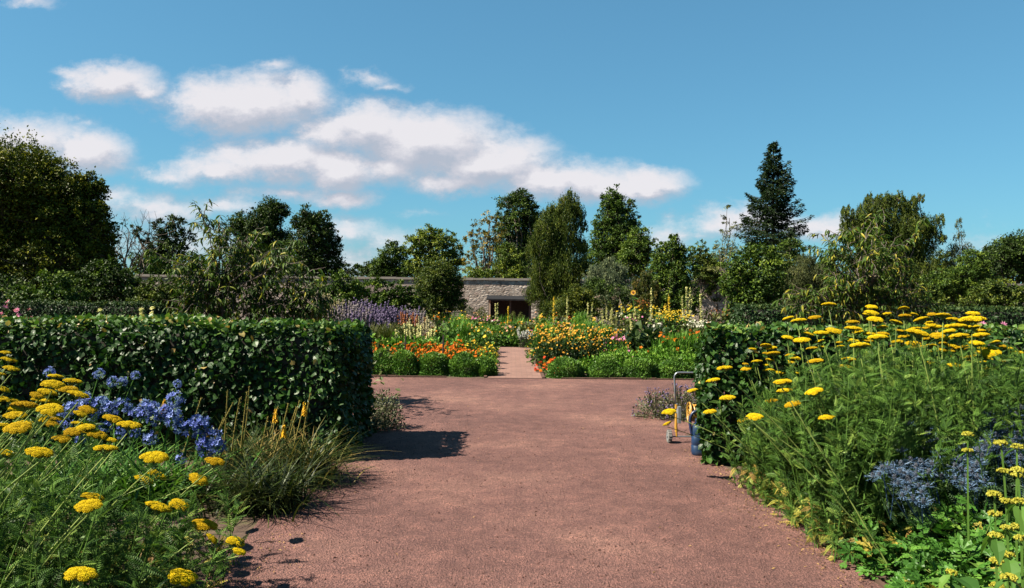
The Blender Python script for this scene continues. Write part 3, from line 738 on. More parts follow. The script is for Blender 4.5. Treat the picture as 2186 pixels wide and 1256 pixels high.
tree('golden_cypress', 'bronze tinged feathery bush in front of the bushy green tree', 32,
     [(1378, 590, 13, 1.6), (1362, 615, 15, 1.5), (1392, 612, 15, 1.5), (1378, 640, 20, 1.3), (1400, 645, 16, 1.3)], 1378, leaf_mat('leaf_bronze', [(0, (.02, .03, .006)), (.6, (.055, .065, .01)), (1, (.12, .075, .014))], .5, .25), .08, 150, 'shrub', trunk=.03, mode='weep')
tree('alder_tree', 'dark narrow bushy tree between the green tree and the thin grey one', 60, [(1497, 530, 14), (1490, 555, 18), (1508, 560, 16), (1498, 585, 22), (1515, 590, 16)], 1498, 'birch', .17, 80, trunk=.12)
tree('olive_tree', 'thin see-through grey leaved tree with upright wispy top beside the tall fir', 56,
     [(1553, 440, 9, 1.4), (1552, 470, 9, 1.5), (1550, 500, 14, 1.2), (1575, 485, 12), (1535, 530, 16), (1565, 525, 22), (1548, 560, 24), (1580, 550, 16)], 1552, 'grey', .13, 60, trunk=.09, clump=.4, cov=.9)
conifer('fir_tree', 'tall dark pointed fir standing alone against the sky', 68, 1651, 306, 540, 84, 'spruce')
tree('cedar_tree', 'flat dark green conifer branches low at the right side of the fir', 64, [(1690, 520, 22, .5), (1708, 532, 16, .5), (1675, 540, 26, .5), (1700, 552, 20, .5)], 1685, 'dark', .18, 80, trunk=.15, tint0=.15)
tree('holly_tree', 'large dense green bush at the end of the right far hedge, lit from the left', 32,
     [(1600, 545, 22), (1635, 545, 26), (1570, 570, 26), (1612, 575, 40), (1650, 580, 26), (1565, 610, 28), (1600, 620, 40), (1645, 620, 34), (1572, 650, 26), (1615, 655, 32), (1560, 672, 20)], 1605, 'mid', .11, 120, cat='shrub', trunk=.08, tint0=.02)
tree('willow_shrub', 'grey green willowy bush right of the large dense bush', 38, [(1725, 560, 22), (1705, 585, 24), (1745, 585, 24), (1725, 610, 32), (1700, 635, 26), (1755, 630, 26)], 1725, 'grey', .1, 120, 'shrub', trunk=.05, mode='weep', tint0=-.25)
tree('birch_tree', 'large weeping tree with a domed crown behind the right sapling', 58,
     [(1885, 432, 20), (1918, 424, 16), (1945, 440, 20), (1850, 445, 22), (1822, 468, 22), (1862, 422, 13), (1962, 420, 12), (2000, 470, 14), (2006, 505, 12), (1806, 448, 13), (1812, 500, 14), (1890, 465, 40), (1965, 470, 26), (1990, 490, 18), (1930, 490, 34), (1830, 505, 20), (1870, 520, 34), (1975, 525, 26), (1920, 540, 40), (1860, 565, 36), (1960, 575, 36), (1900, 600, 40), (1985, 610, 30), (1940, 640, 34)],
     1905, 'birch', .18, 330, trunk=.22, mode='weep', clump=.30, cov=.9)
tree('larch_tree', 'wispy thin young tree with feathery leaning top right of the domed weeping tree', 58,
     [(2047, 475, 8, 1.3), (2050, 500, 13), (2035, 525, 16), (2062, 530, 16), (2045, 555, 22)], 2048, 'grey', .16, 110, trunk=.08, mode='weep', clump=.5, tint0=-.2, cov=.9)
tree('elder_shrub', 'plain green bush right of the domed weeping tree', 50, [(2080, 560, 24), (2060, 590, 26), (2095, 600, 28), (2075, 625, 30), (2030, 630, 30), (2010, 600, 26)], 2075, 'mid', .14, 90, 'shrub', trunk=.06)
tree('oak_tree', 'dark rounded wood edge tree at the far right beyond the wall', 118,
     [(2150, 535, 34), (2190, 530, 36), (2125, 560, 30), (2170, 570, 40), (2210, 570, 40), (2110, 590, 22)], 2165, 'dark', .38, 40, trunk=.5)
tree('distant_tree', 'small dark far tree with pointed top between green bush and far right trees', 110, [(2100, 540, 9, 1.3), (2092, 560, 14), (2108, 570, 16), (2085, 585, 16)], 2098, 'dark', .34, 44, trunk=.25)
tree('ash_tree', 'plain green tree filling the gap left of the tall fir', 62, [(1530, 560, 20), (1515, 585, 24), (1545, 590, 24), (1535, 615, 28), (1500, 620, 24)], 1530, 'mid', .2, 70, trunk=.15)
tree('ash_tree', 'plain green tree at the foot of the tall fir, on its right', 60, [(1670, 565, 20), (1690, 580, 24), (1715, 600, 26), (1670, 605, 28), (1700, 625, 30)], 1690, 'birch', .18, 70, trunk=.15)
tree('ash_tree', 'plain green tree left of the domed weeping tree', 62, [(1770, 560, 20), (1790, 545, 18), (1755, 590, 26), (1790, 590, 30), (1770, 620, 30)], 1775, 'mid', .18, 70, trunk=.15)
tree('ash_tree', 'plain green tree right behind the domed weeping tree', 62, [(2015, 560, 22), (2000, 585, 26), (2035, 590, 26), (2015, 620, 32), (2050, 625, 28)], 2020, 'birch', .18, 70, trunk=.15)
tree('yew_tree', 'low dark tree behind the wall left of the airy light green tree', 90, [(800, 570, 16), (780, 582, 14), (820, 585, 18), (850, 590, 18)], 805, 'dark', .26, 60, trunk=.2)
# --- bushes in the middle distance on both sides
tree('buddleja_shrub', 'leafy bright green bush in front of the wall, right of the drooping sapling', 30, [(700, 610, 24), (735, 605, 24), (680, 635, 28), (725, 635, 32), (765, 625, 22), (700, 660, 30), (750, 655, 28)], 720, 'mid', .1, 130, 'shrub', trunk=.04, tint0=.12)
tree('rose_bush', 'dull green loose bush in front of the wall left of the drooping sapling', 30, [(345, 622, 26), (318, 618, 20), (375, 615, 22), (410, 622, 26), (440, 630, 26), (310, 640, 26), (385, 630, 28), (335, 660, 32), (300, 668, 20), (380, 665, 30)], 345, 'birch', .1, 120, 'shrub', trunk=.04)
tree('rose_bush', 'dark climbing bush spilling before the wall between lavender spires and round tree', 34, [(812, 610, 14, 1.3), (760, 622, 22), (790, 618, 20), (845, 620, 20), (872, 630, 20), (740, 640, 24), (805, 640, 20), (830, 640, 22), (855, 635, 22), (790, 655, 22), (845, 660, 26), (880, 655, 20)], 830, 'mid', .1, 130, 'shrub', trunk=.04, tint0=-.05)
tree('rose_bush', 'loose green bush before the far right wall behind the right hedge', 30, [(2110, 625, 26), (2150, 620, 26), (2080, 645, 26), (2135, 650, 32), (2180, 640, 30)], 2125, 'birch', .1, 110, 'shrub', trunk=.04)
tree('viburnum_shrub', 'dark spreading bush behind the right sapling above the long hedge', 30, [(1790, 620, 28), (1830, 640, 32), (1880, 640, 32), (1930, 650, 30), (1990, 645, 30), (1760, 645, 22)], 1870, 'birch', .1, 120, 'shrub', trunk=.04)
tree('hydrangea_bush', 'open bush with pale bare stems and faded brown flower heads below the blue cedar', 30, [(1290, 640, 18), (1320, 632, 20), (1345, 645, 16), (1305, 660, 22), (1335, 668, 20)], 1318, leaf_mat('leaf_faded', [(0, (.014, .024, .008)), (.55, (.04, .05, .02)), (.7, (.09, .065, .045)), (1, (.16, .12, .09))], .6, .2), .08, 260, 'shrub', trunk=.05, bark=plain_mat('pale_stem', (.19, .15, .10), .8), clump=.4, cov=.9)

# --- saplings with long drooping leaves
def sapling(name, label, d, px, tips, lower, leaf=.115):
    zb = 0.0; bx = at(px, 650, d)[0]; root = thing(name, label, 'tree', (bx, d, zb)); wd, g = Geo(), Geo()
    fork = np.array([bx + .02, d, 1.55]); limb(wd, (bx, d, -.05), fork, .035, .024, 7, 0)
    LT = leaf8(.115, .04, .32)
    def spray(a, b, nl):
        p = limb(wd, a, b, .007, .002, 4, -.10, 8)
        s = np.sort(rng.random(nl)) ** .7; q = np.stack([np.interp(s, np.linspace(0, 1, 8), p[:, j]) for j in range(3)], 1)
        dr = unit(b - a); side = unit(np.cross(dr, [0, 0, 1.0])); sg = np.where(np.arange(nl) % 2, 1, -1)
        ax = unit(dr * .55 + side * sg[:, None] * .6 + rng.normal(size=(nl, 3)) * .28 + np.array([0, 0, -.75]))
        g.inst(LT, q, frames(ax, unit(rng.normal(size=(nl, 3)) * .4 + [0, -.1, 1])), leaf * rng.uniform(.65, 1.25, nl), np.clip(rng.random(nl) ** 1.2 + .02, 0, 1))
    for tx, ty in tips:
        e = at(tx, ty, d) + np.array([0, rng.normal() * .55, 0])
        j = fork + (e - fork) * .1 + [0, 0, .1 * rng.random()]
        m_ = j + (e - j) * .5 + np.array([0, 0, .12]); limb(wd, j, m_, .013, .007, 5, 0)
        spray(m_, e, 18)
        for _ in range(6):
            a = j + (e - j) * rng.uniform(.35, .95) + [0, 0, .05]; spray(a, a + unit(rng.normal(size=3) * [1, 1, .5] + unit(e - fork) * .8) * rng.uniform(.22, .45), 13)
    for tx, ty, r in lower:
        c = at(tx, ty, d)
        for _ in range(int(8 + r * .6)):
            a = c + rdir(1)[0] * r * d / FPX * rng.uniform(.1, .7); b = a + unit(rng.normal(size=3) + (a - fork) * .6 + [0, 0, .1]) * rng.uniform(.2, .4); spray(a, b, 9)
        limb(wd, (bx, d, rng.uniform(.2, 1.2)), c, .018, .006, 4)
    obj('crown', g, leaf_mat('leaf_cherry', [(p, (c[0] * .95, c[1] * 1.05, c[2])) for p, c in GREENS['cherry']], .5, .28, .35), root, fork); obj('trunk', wd, plain_mat('smooth_bark', (.075, .058, .042), .7, scale=6), root, (bx, d, 0))
sapling('cherry_sapling', 'young tree of long drooping leaves above the left hedge', 11.5, 468,
        [(410, 482), (440, 470), (470, 478), (500, 500), (540, 495), (570, 490), (425, 520), (390, 545), (480, 530), (520, 530), (560, 540), (455, 560), (630, 550), (660, 540), (690, 575), (600, 570), (360, 555)],
        [(440, 600, 40), (500, 600, 40), (560, 600, 45), (620, 610, 45), (420, 640, 45), (480, 640, 50), (540, 650, 50), (600, 650, 50), (660, 640, 40), (400, 670, 40), (450, 672, 40), (560, 680, 40), (640, 675, 36)])
sapling('cherry_sapling', 'young tree of long drooping leaves above the right yarrow', 12.5, 1838,
        [(1752, 515), (1780, 505), (1800, 520), (1830, 480), (1850, 490), (1880, 475), (1915, 478), (1930, 505), (1810, 550), (1870, 525), (1900, 540), (1945, 520), (1760, 545), (1840, 550), (1900, 570)],
        [(1800, 600, 40), (1850, 610, 40), (1760, 630, 40), (1810, 650, 40), (1880, 640, 45), (1930, 620, 40), (1860, 675, 40), (1720, 650, 34), (1950, 660, 34)])
# ------------------------------------------------------------------ flower beds beyond the cross path
def pm(name, *cols, tr=.25, rough=.6): return leaf_mat('petal_' + name, [(i / max(1, len(cols) - 1), c) for i, c in enumerate(cols)] if len(cols) > 1 else [(0, cols[0]), (1, cols[0])], rough, tr, .3)
P_ORANGE = pm('orange', (.36, .055, .003), (.46, .105, .005), (.52, .19, .010))
P_RED = pm('red', (0.336, 0.024, 0.010), (0.464, 0.056, 0.008)); P_GOLD = pm('gold', (0.496, 0.192, 0.016), (0.528, 0.288, 0.028), (0.560, 0.352, 0.064))
P_YEL = pm('yellow', (0.440, 0.288, 0.016), (0.560, 0.400, 0.040)); P_PINK = pm('pink', (0.400, 0.096, 0.224), (0.496, 0.192, 0.320)); P_PEACH = pm('peach', (0.440, 0.208, 0.112), (0.528, 0.320, 0.192))
P_WHITE = pm('white', (0.440, 0.416, 0.336), (0.576, 0.560, 0.480)); P_PURPLE = pm('purple', (0.068, 0.052, 0.100), (0.132, 0.100, 0.176)); P_LILAC = pm('lilac', (0.120, 0.100, 0.112), (0.176, 0.148, 0.152)); P_LIME = pm('lime', (0.240, 0.272, 0.040), (0.400, 0.384, 0.096))
P_CREAM = pm('cream', (0.336, 0.320, 0.128), (0.440, 0.416, 0.176)); P_RUST = pm('rust', (0.128, 0.040, 0.016), (0.240, 0.080, 0.024)); P_SILVER = pm('silver', (0.192, 0.200, 0.176), (0.336, 0.336, 0.304)); P_TAN = pm('tan', (0.160, 0.144, 0.072), (0.272, 0.240, 0.128))
LV = {k: leaf_mat('bed_' + k, v, .5, .2, .3) for k, v in {
    'green': [(0, (0.0161, 0.0396, 0.0068)), (.5, (0.0399, 0.0864, 0.0122)), (1, (0.0889, 0.1440, 0.0218))],
    'bright': [(0, (0.0280, 0.0720, 0.0075)), (.5, (0.0644, 0.1440, 0.0136)), (1, (0.1449, 0.2160, 0.0272))],
    'dark': [(0, (0.0077, 0.0187, 0.0068)), (.5, (0.0175, 0.0360, 0.0109)), (1, (0.0399, 0.0612, 0.0190))],
    'fennel': [(0, (0.0280, 0.0792, 0.0082)), (.5, (0.0602, 0.1440, 0.0136)), (1, (0.1204, 0.2160, 0.0218))],
    'grey': [(0, (0.0399, 0.0504, 0.0272)), (.5, (0.0889, 0.0936, 0.0544)), (1, (0.1610, 0.1584, 0.0979))],
    'dull': [(0, (0.0203, 0.0324, 0.0075)), (.5, (0.0483, 0.0612, 0.0143)), (1, (0.0966, 0.0936, 0.0272))]}.items()}
BLD = blade(.012, .5)
THREAD = blade(.006, .25, 4)
def bed_plant(name, label, px, d, h, r, leaves='green', petals=None, form='mound', nf=22, fs=.035, nl=260, ls=.07, cat='plant', group=None, flowers='star', part='flower', x=None, spread=1.0, low=.0):
    """herbaceous plant: foliage dome, blades, threads or spires, with its flowers as one blossom part"""
    x = at(px, 650, d)[0] if x is None else x; z0 = float(ground_z(d)); o = np.array([x, d, z0])
    root = thing(name, label, cat, o, group); g, fl = Geo(), Geo()
    if form in ('mound', 'tall'):
        dd = rdir(nl); dd[:, 2] = np.abs(dd[:, 2]); rr = rng.random(nl) ** .45
        hh = h * (.88 if petals is not None else 1.0)
        p = o + dd * [r, r, hh] * rr[:, None]; p[:, 2] = np.maximum(p[:, 2], z0 + .03)
        if form == 'tall': p[:, 2] = z0 + hh * rng.random(nl); p[:, :2] = o[:2] + rng.normal(size=(nl, 2)) * r * .5
        g.inst(leaf8(.3, .07, .3) if ls > .09 else L4, p, frames(dd * .8 + rng.normal(size=(nl, 3)) * .5 + [0, 0, .25], rng.normal(size=(nl, 3)) * .5 + [0, 0, 1.0]), ls * rng.uniform(.6, 1.35, nl), np.clip(.45 + .22 * rng.normal(size=nl), 0, 1))
        for _ in range(7):
            a = rdir(1)[0]; g.tube([o, o + a * [r * .3, r * .3, 0] + [0, 0, h * .4], o + a * [r * .6, r * .6, 0] + [0, 0, h * .75]], [.006, .005, .003], 3, .4)
        if petals is not None:
            fd = rdir(nf); fd[:, 2] = np.abs(fd[:, 2]) * spread + low; fd = unit(fd)
            q = o + fd * [r * 1.02, r * 1.02, h] * rng.uniform(.9, 1.06, nf)[:, None]
            if form == 'tall': q = o + np.stack([rng.normal(size=nf) * r * .5, rng.normal(size=nf) * r * .5, h * rng.uniform(.82, 1.0, nf)], 1)
            for k in range(nf): g.tube([q[k] * [1, 1, 0] * .4 + o * [1, 1, 0] * .6 + [0, 0, z0 + (q[k][2] - z0) * .5], q[k] - [0, 0, .005]], [.004, .003], 3, .6, cap=False)
    elif form in ('grass', 'thread'):
        t = BLD if form == 'grass' else THREAD
        a = rng.random(nl) * 2 * math.pi; lean = np.abs(rng.normal(size=nl)) * (.33 if form == 'grass' else .5)
        ax = np.stack([np.cos(a) * lean, np.sin(a) * lean, np.ones(nl)], 1)
        b = o + np.stack([rng.normal(size=nl) * r * .35, rng.normal(size=nl) * r * .35, np.zeros(nl)], 1)
        if form == 'thread': b[:, 2] += h * .75 * rng.random(nl); L = h * .32
        else: L = h
        g.inst(t, b, frames(ax, np.stack([-np.cos(a), -np.sin(a), np.zeros(nl)], 1)), np.stack([np.full(nl, ls / .02), L * rng.uniform(.6, 1.08, nl), L * rng.uniform(.4, 1, nl)], 1), np.clip(.45 + .25 * rng.normal(size=nl), 0, 1))
        if petals is not None: q = o + np.stack([rng.normal(size=nf) * r * .5, rng.normal(size=nf) * r * .5, h * rng.uniform(.75, 1.02, nf)], 1)
    elif form == 'spires':     # many upright flower spires over leafy stems
        ns = nf; b = o + np.stack([rng.normal(size=ns) * r * .45, rng.normal(size=ns) * r * .45, np.zeros(ns)], 1)
        top = b + np.stack([(b[:, 0] - o[0]) * .35, (b[:, 1] - o[1]) * .35, h * rng.uniform(.78, 1.04, ns)], 1)
        qs = []
        for k in range(ns):
            g.tube([b[k], top[k]], [.006, .003], 3, .5, cap=False)
            m = 14; s = rng.uniform(.66, 1.0, m)[:, None]; qs.append(b[k] + (top[k] - b[k]) * s + rng.normal(size=(m, 3)) * fs * .5 * (1.25 - s))
        q = np.concatenate(qs)
        m = nl; i = rng.integers(0, ns, m); s = rng.uniform(.05, .68, m)[:, None]; p = b[i] + (top[i] - b[i]) * s
        g.inst(L4N, p, frames(rdir(m) * [1, 1, .4] + [0, 0, .2], rng.normal(size=(m, 3)) * .4 + [0, 0, 1]), ls * rng.uniform(.6, 1.3, m), np.clip(.4 + .25 * rng.normal(size=m), 0, 1))
    obj('foliage', g, LV[leaves] if isinstance(leaves, str) else leaves, root, o)
    if petals is not None:
        n = len(q)
        if flowers == 'star': fl.inst(STAR8, q, frames(rdir(n) + [0, .6, 0], rng.normal(size=(n, 3)) * .45 + [-.25, -.35, 1.0]), fs * rng.uniform(.75, 1.2, n), rng.random(n))
        if flowers == 'star':
            q2 = q + [0, 0, .004]; fl.inst(STAR5, q2, frames(rdir(n) + [0, .6, 0], rng.normal(size=(n, 3)) * .4 + [-.2, -.4, 1.0]), fs * .72, rng.random(n))
        elif flowers == 'ball': fl.inst(octa(1, .9), q, frames(rdir(n), rdir(n)), fs * rng.uniform(.7, 1.25, n), rng.random(n))
        obj('blossom', fl, petals, root, o)
    return root
def hz(px, py, d): return float(at(px, py, d)[2] - ground_z(d))
NTH = ['first', 'second', 'third', 'fourth', 'fifth', 'sixth', 'seventh', 'eighth', 'ninth', 'tenth', 'eleventh', 'twelfth']
# orange pot marigolds in three ranks behind the left box balls
for rank, d, top, xs, where in ((0, 16.75, 752, [1016, 985, 952, 920, 888, 855, 822, 792], 'front rank'),
                                (1, 17.6, 742, [1026, 996, 966, 934, 902, 870, 838, 806], 'middle rank'),
                                (2, 18.5, 730, [1036, 1010, 980, 950, 918, 886, 854, 822, 796], 'back rank')):
    for i, px in enumerate(xs):
        hot = P_ORANGE if not (rank == 0 and px in (822, 855) or rank == 2 and px in (1036, 1010)) else P_YEL
        dense = 44 if (860 < px < 1000) else 26
        bed_plant('calendula_plant', f'{"orange" if hot is P_ORANGE else "pale yellow"} pot marigold, {NTH[i]} from the brick path in the left bed {where}', px + rng.normal() * 3, d + rng.normal() * .12,
                  hz(px, top + rng.normal() * 3, d), .27, 'green', hot, nf=int(dense * 1.3), fs=.033, nl=230, ls=.06, group='pot marigolds in the left bed', spread=1.2, low=.15)
for i, (px, d, top) in enumerate([(1052, 16.3, 752), (1046, 17.4, 744), (1052, 19.0, 735), (1056, 20.8, 728), (1038, 16.4, 762)]):
    bed_plant('nasturtium_plant', f'yellow green trailing plant left of the brick path, {NTH[i]} from the cross path', px - 6, d, hz(px, top, d), .24, 'bright', P_YEL, nf=12, fs=.03, nl=240, ls=.06, group='plants trailing over the left brick path edge')
for i, px in enumerate([792, 822, 852, 882, 905, 930]):
    d = 20.2; bed_plant('tobacco_plant', f'pale green broad leaved plant behind the pot marigolds, {NTH[i]} from the left hedge end', px, d, hz(px, 712 + rng.normal() * 3, d), .34, 'bright', P_LIME, nf=8, fs=.03, nl=260, ls=.12, group='pale leafy plants behind the pot marigolds')
# lavender coloured spires and grasses
for i, (px, top, d, pet) in enumerate([(735, 643, 24.2, P_LILAC), (765, 640, 24.5, P_PURPLE), (795, 650, 24.0, P_PURPLE), (822, 653, 24.6, P_PURPLE), (848, 655, 24.2, P_PURPLE), (868, 662, 24.8, P_LILAC), (750, 655, 23.3, P_LILAC), (785, 662, 23.2, P_PURPLE)]):
    bed_plant('veronicastrum_plant', f'tall {"purple" if pet is P_PURPLE else "faded lilac"} spired plant, {NTH[i]} in the drift beside the straw grasses', px, d, hz(px, top, d), .52, 'dull', pet, 'spires', nf=46, fs=.032, nl=420, ls=.09, flowers='ball', group='drift of purple spires in the left bed')
for i, (px, top, d) in enumerate([(690, 628, 24.0), (706, 640, 24.6), (672, 655, 24.3)]):
    bed_plant('feather_grass', ['tallest straw coloured upright grass left of the purple spires', 'straw coloured grass leaning into the purple spires', 'short straw coloured grass at the left of the straw grasses'][i], px, d, hz(px, top, d), .36, LV['dull'] if i else leaf_mat('straw', [(0, (.09, .085, .035)), (1, (.26, .23, .12))], .7, .3), P_TAN, 'spires', nf=52, fs=.03, nl=260, ls=.14, flowers='ball', cat='grass')
for i, (px, top, d) in enumerate([(790, 682, 22.3), (812, 676, 22.6), (836, 680, 22.2), (858, 685, 22.5), (770, 690, 22.2)]):
    bed_plant('aster_plant', f'dark wispy plant below the purple spires, {NTH[i]} from the left hedge' if px != 770 else 'dark wispy green unflowered plant almost hidden behind the left hedge end', px, d, hz(px, top, d), .34, 'dull', None, 'grass', nl=260, ls=.022)
for i, (px, top, d, lv, pet, fo, nf, txt, nm) in enumerate([
    (880, 668, 22.6, 'dull', P_RUST, 'spires', 26, 'rusty seed headed plant right of the purple spires', 'sorrel_plant'), (905, 676, 22.2, 'dull', P_TAN, 'spires', 26, 'tan seed headed plant before the round tree', 'teasel_plant'),
    (893, 695, 20.9, 'dull', P_CREAM, 'spires', 18, 'cream flowered plant behind the pale leafy plants', 'snapdragon_plant'), (925, 700, 21.2, 'green', P_ORANGE, 'mound', 14, 'green plant with a few orange flowers behind the pale leafy plants', 'dahlia_plant'),
    (946, 683, 21.8, 'green', None, 'mound', 0, 'tall leafy green plant left of the bright feathery one', 'dahlia_plant'), (962, 690, 21.2, 'green', None, 'mound', 0, 'leafy green plant in front of the bright feathery one', 'dahlia_plant'),
    (938, 672, 24.5, 'dull', P_ORANGE, 'tall', 6, 'tall plant topped with a few orange flowers before the round tree', 'lily_plant'),
    (1018, 702, 20.6, 'green', P_YEL, 'mound', 12, 'leafy plant carrying bright yellow flowers near the path end', 'rudbeckia_plant'), (1035, 700, 22.4, 'green', P_WHITE, 'mound', 6, 'leafy green plant beside the far end of the brick path', 'dahlia_plant'),
    (995, 712, 20.2, 'green', P_ORANGE, 'mound', 6, 'leafy green plant behind the right hand pot marigolds', 'dahlia_plant'), (970, 714, 19.8, 'bright', None, 'mound', 0, 'pale leafy plant right behind the orange pot marigolds', 'tobacco_plant'),
    (868, 690, 21.5, 'dull', P_CREAM, 'tall', 10, 'small cream flowered plant between the wispy green ones', 'snapdragon_plant')]):
    bed_plant(nm, txt, px, d, hz(px, top, d), .36, lv, pet, fo, nf=nf or 1, fs=.05 if fo != 'spires' else .03, nl=300, ls=.10 if fo != 'spires' else .06, flowers='star' if fo != 'spires' else 'ball')
for i, (px, top, d, r, txt) in enumerate([(975, 666, 24.0, .42, 'bright green feathery fennel with yellow tops left of the path end'), (990, 680, 23.0, .34, 'bright green feathery fennel, lower and just right of the taller one'), (1240, 662, 27, .34, 'slender bright feathery fennel among the far right flowers'), (1252, 680, 25, .4, 'bushy bright feathery fennel below the slender one'),
                                          (1447, 706, 18.6, .36, 'feathery bright green plant with orange flowers before the right hedge'), (1478, 702, 18.8, .36, 'feathery bright green plant half behind the right hedge'), (1420, 716, 18.4, .3, 'feathery bright green plant left of the one before the right hedge')]):
    bed_plant('fennel_plant' if i < 4 else 'cosmos_plant', txt, px, d, hz(px, top, d), r, 'fennel', P_GOLD if i < 2 else (P_ORANGE if i > 3 else None), 'thread', nf=14 if i < 2 else 7, fs=.03 if i < 2 else .05, nl=900, ls=.020)
# beyond the end of the brick path
for i, px in enumerate([1068, 1084, 1100, 1116, 1050]):
    bed_plant('heliopsis_plant', f'leafy green plant closing the end of the brick path, {["left", "left middle", "right middle", "right", "outer left"][i]} one', px, 25.3 + .2 * (i % 2), hz(px, 712 + 3 * (i % 3), 25.3), .3, 'bright' if i % 2 else 'green', P_YEL if i == 1 else None, nf=5, nl=300, ls=.10, fs=.04)
for i, px in enumerate([1126, 1138]):
    bed_plant('lambs_ear_plant', f'silvery grey spiked plant at the right end of the brick path, {["left", "right"][i]} of two', px, 24.6, hz(px, 706 + 4 * i, 24.6), .22, 'grey', P_SILVER, 'spires', nf=16, fs=.03, nl=160, ls=.08, flowers='ball')
# --- right bed
for i, (px, d, top) in enumerate([(1158, 19.0, 705), (1185, 19.6, 698), (1212, 19.2, 702), (1240, 19.8, 695), (1268, 19.4, 698), (1296, 19.8, 700), (1322, 19.4, 706), (1172, 18.2, 718), (1200, 18.3, 716), (1232, 18.3, 715), (1262, 18.4, 716), (1292, 18.4, 717), (1150, 20.6, 692), (1195, 20.9, 688)]):
    bed_plant('helenium_plant', f'golden daisy plant, {NTH[i % 7]} right of the brick path in the {"front" if 7 <= i < 12 else "back" if i > 11 else "middle"} rank', px, d, hz(px, top, d), .36, 'dark' if 7 <= i < 12 else 'green', P_GOLD, nf=64 if i < 7 or i > 11 else 30, fs=.029, nl=330, ls=.09, group='golden daisies in the right bed', spread=1.3, low=.25)
for i, (px, d, top) in enumerate([(1168, 16.7, 762), (1190, 16.9, 757), (1180, 16.4, 768)]):
    bed_plant('marigold_plant', f'red orange marigold at the right front corner of the brick path, {["nearest the path", "farthest from the path", "in front"][i]}', px, d, hz(px, top, d), .24, 'green', P_RED if i < 2 else P_ORANGE, nf=30, fs=.042, nl=150, ls=.05)
for i, (px, d, top) in enumerate([(1252, 16.8, 765), (1285, 17.0, 757), (1318, 17.1, 752), (1350, 17.0, 755), (1382, 17.1, 752), (1414, 17.0, 755), (1446, 17.1, 756), (1478, 17.0, 757), (1305, 18.0, 738), (1335, 18.1, 736), (1368, 18.0, 738), (1400, 18.1, 735), (1432, 18.0, 738), (1464, 18.0, 738)]):
    bed_plant('zinnia_plant', f'fresh green leafy plant, {NTH[i % 8]} from the path, {"front" if i < 8 else "back"} row behind right box balls', px, d, hz(px, top, d), .31, 'bright', P_ORANGE if i in (9, 10, 12) else None, nf=4, fs=.06, nl=420, ls=.075, group='leafy green plants behind the right box balls')
for i, (px, d, top) in enumerate([(1362, 19.6, 684), (1385, 20.0, 690), (1345, 20.2, 696), (1398, 19.4, 706)]):
    bed_plant('mullein_plant', ['tallest dark broad leaved plant with cream spikes in the right bed', 'dark broad leaved plant with cream spikes right of the tallest', 'dark broad leaved plant left of the tallest one', 'low dark broad leaved plant nearest the right hedge'][i], px, d, hz(px, top, d), .36, 'dark', P_CREAM, 'mound', nf=5, fs=.035, nl=210, ls=.2)
for i, (px, d, top) in enumerate([(1308, 18.9, 712), (1330, 18.8, 716), (1322, 19.8, 700)]):
    bed_plant('phlox_plant', f'pink flowered plant between golden daisies and dark broad leaves, {["left", "right", "rear"][i]} one', px, d, hz(px, top, d), .26, 'green', P_PINK, nf=16, fs=.05, nl=150, ls=.08)
# tall yellow mullein candles
def candle(px, top, d, label, nsp=1, r=.045):
    x = at(px, 650, d)[0]; z0 = float(ground_z(d)); o = np.array([x, d, z0]); H = hz(px, top, d)
    root = thing('mullein_candle', label, 'plant', o, 'tall yellow mullein candles'); g, f = Geo(), Geo()
    n = 60; g.inst(leaf8(.25, .06, .4), o + np.stack([rng.normal(size=n) * .05, rng.normal(size=n) * .05, H * .5 * rng.random(n)], 1), frames(rdir(n) * [1, 1, .3] + [0, 0, .35], rng.normal(size=(n, 3)) * .3 + [0, 0, 1]), .2 * rng.uniform(.5, 1.2, n), rng.random(n))
    for k in range(nsp):
        t = o + np.array([(k - (nsp - 1) / 2) * .12 + rng.normal() * .03, 0, H * (1 - .13 * abs(k - (nsp - 1) / 2))]); j = o + [0, 0, H * .45 if k else 0]
        g.tube([j, (j + t) / 2 + [0, 0, .05], t], [.014, .011, .005], 5, .6)
        m = 110; s = rng.uniform(.42, 1, m)[:, None]; q = (o * [1, 1, 0] + t * [0, 0, 0]) * 0 + np.array([t[0], t[1], 0]) * s + np.array([j[0], j[1], 0]) * (1 - s) + np.concatenate([np.zeros((m, 2)), z0 + (t[2] - z0) * s], 1)
        f.inst(STAR5, q + rng.normal(size=(m, 3)) * r * .55 * (1.35 - s), frames(rdir(m), rdir(m)), .030, rng.random(m))
    obj('foliage', g, LV['grey'], root, o); obj('flower_spike', f, P_CREAM if nsp > 1 or px % 2 else P_YEL, root, o)
for args in [(1060, 643, 32, 'pair of pale yellow mullein spikes before the shelter', 2), (1084, 653, 30, 'short pale yellow mullein spike right of the shelter pair'), (1182, 634, 30, 'thin reddish yellow mullein spike below the birch'), (1211, 632, 30, 'straight pale mullein spike right of the one below the birch'),
             (1257, 640, 29, 'double yellow mullein spike before the dark bush', 2), (1295, 652, 27, 'one of several short cream mullein spikes under the hydrangea', 3), (1327, 655, 26, 'single cream mullein spike left of the sunflower'), (1310, 656, 28, 'cream mullein spikes just left of the single one', 3), (1391, 616, 24, 'tall yellow mullein candle right of the sunflower'),
             (1428, 628, 23.5, 'tall yellow mullein candle rising from the goldenrod'), (1424, 648, 22.8, 'shorter mullein candle in the goldenrod'), (1467, 603, 23, 'tallest yellow mullein, branched like a candelabra', 4), (1499, 628, 22, 'thin mullein candle nearest the right hedge'), (1405, 660, 25, 'low mullein candle left of the goldenrod'), (1355, 660, 22.5, 'cream mullein spikes over the dark broad leaves', 3)]:
    candle(*args)
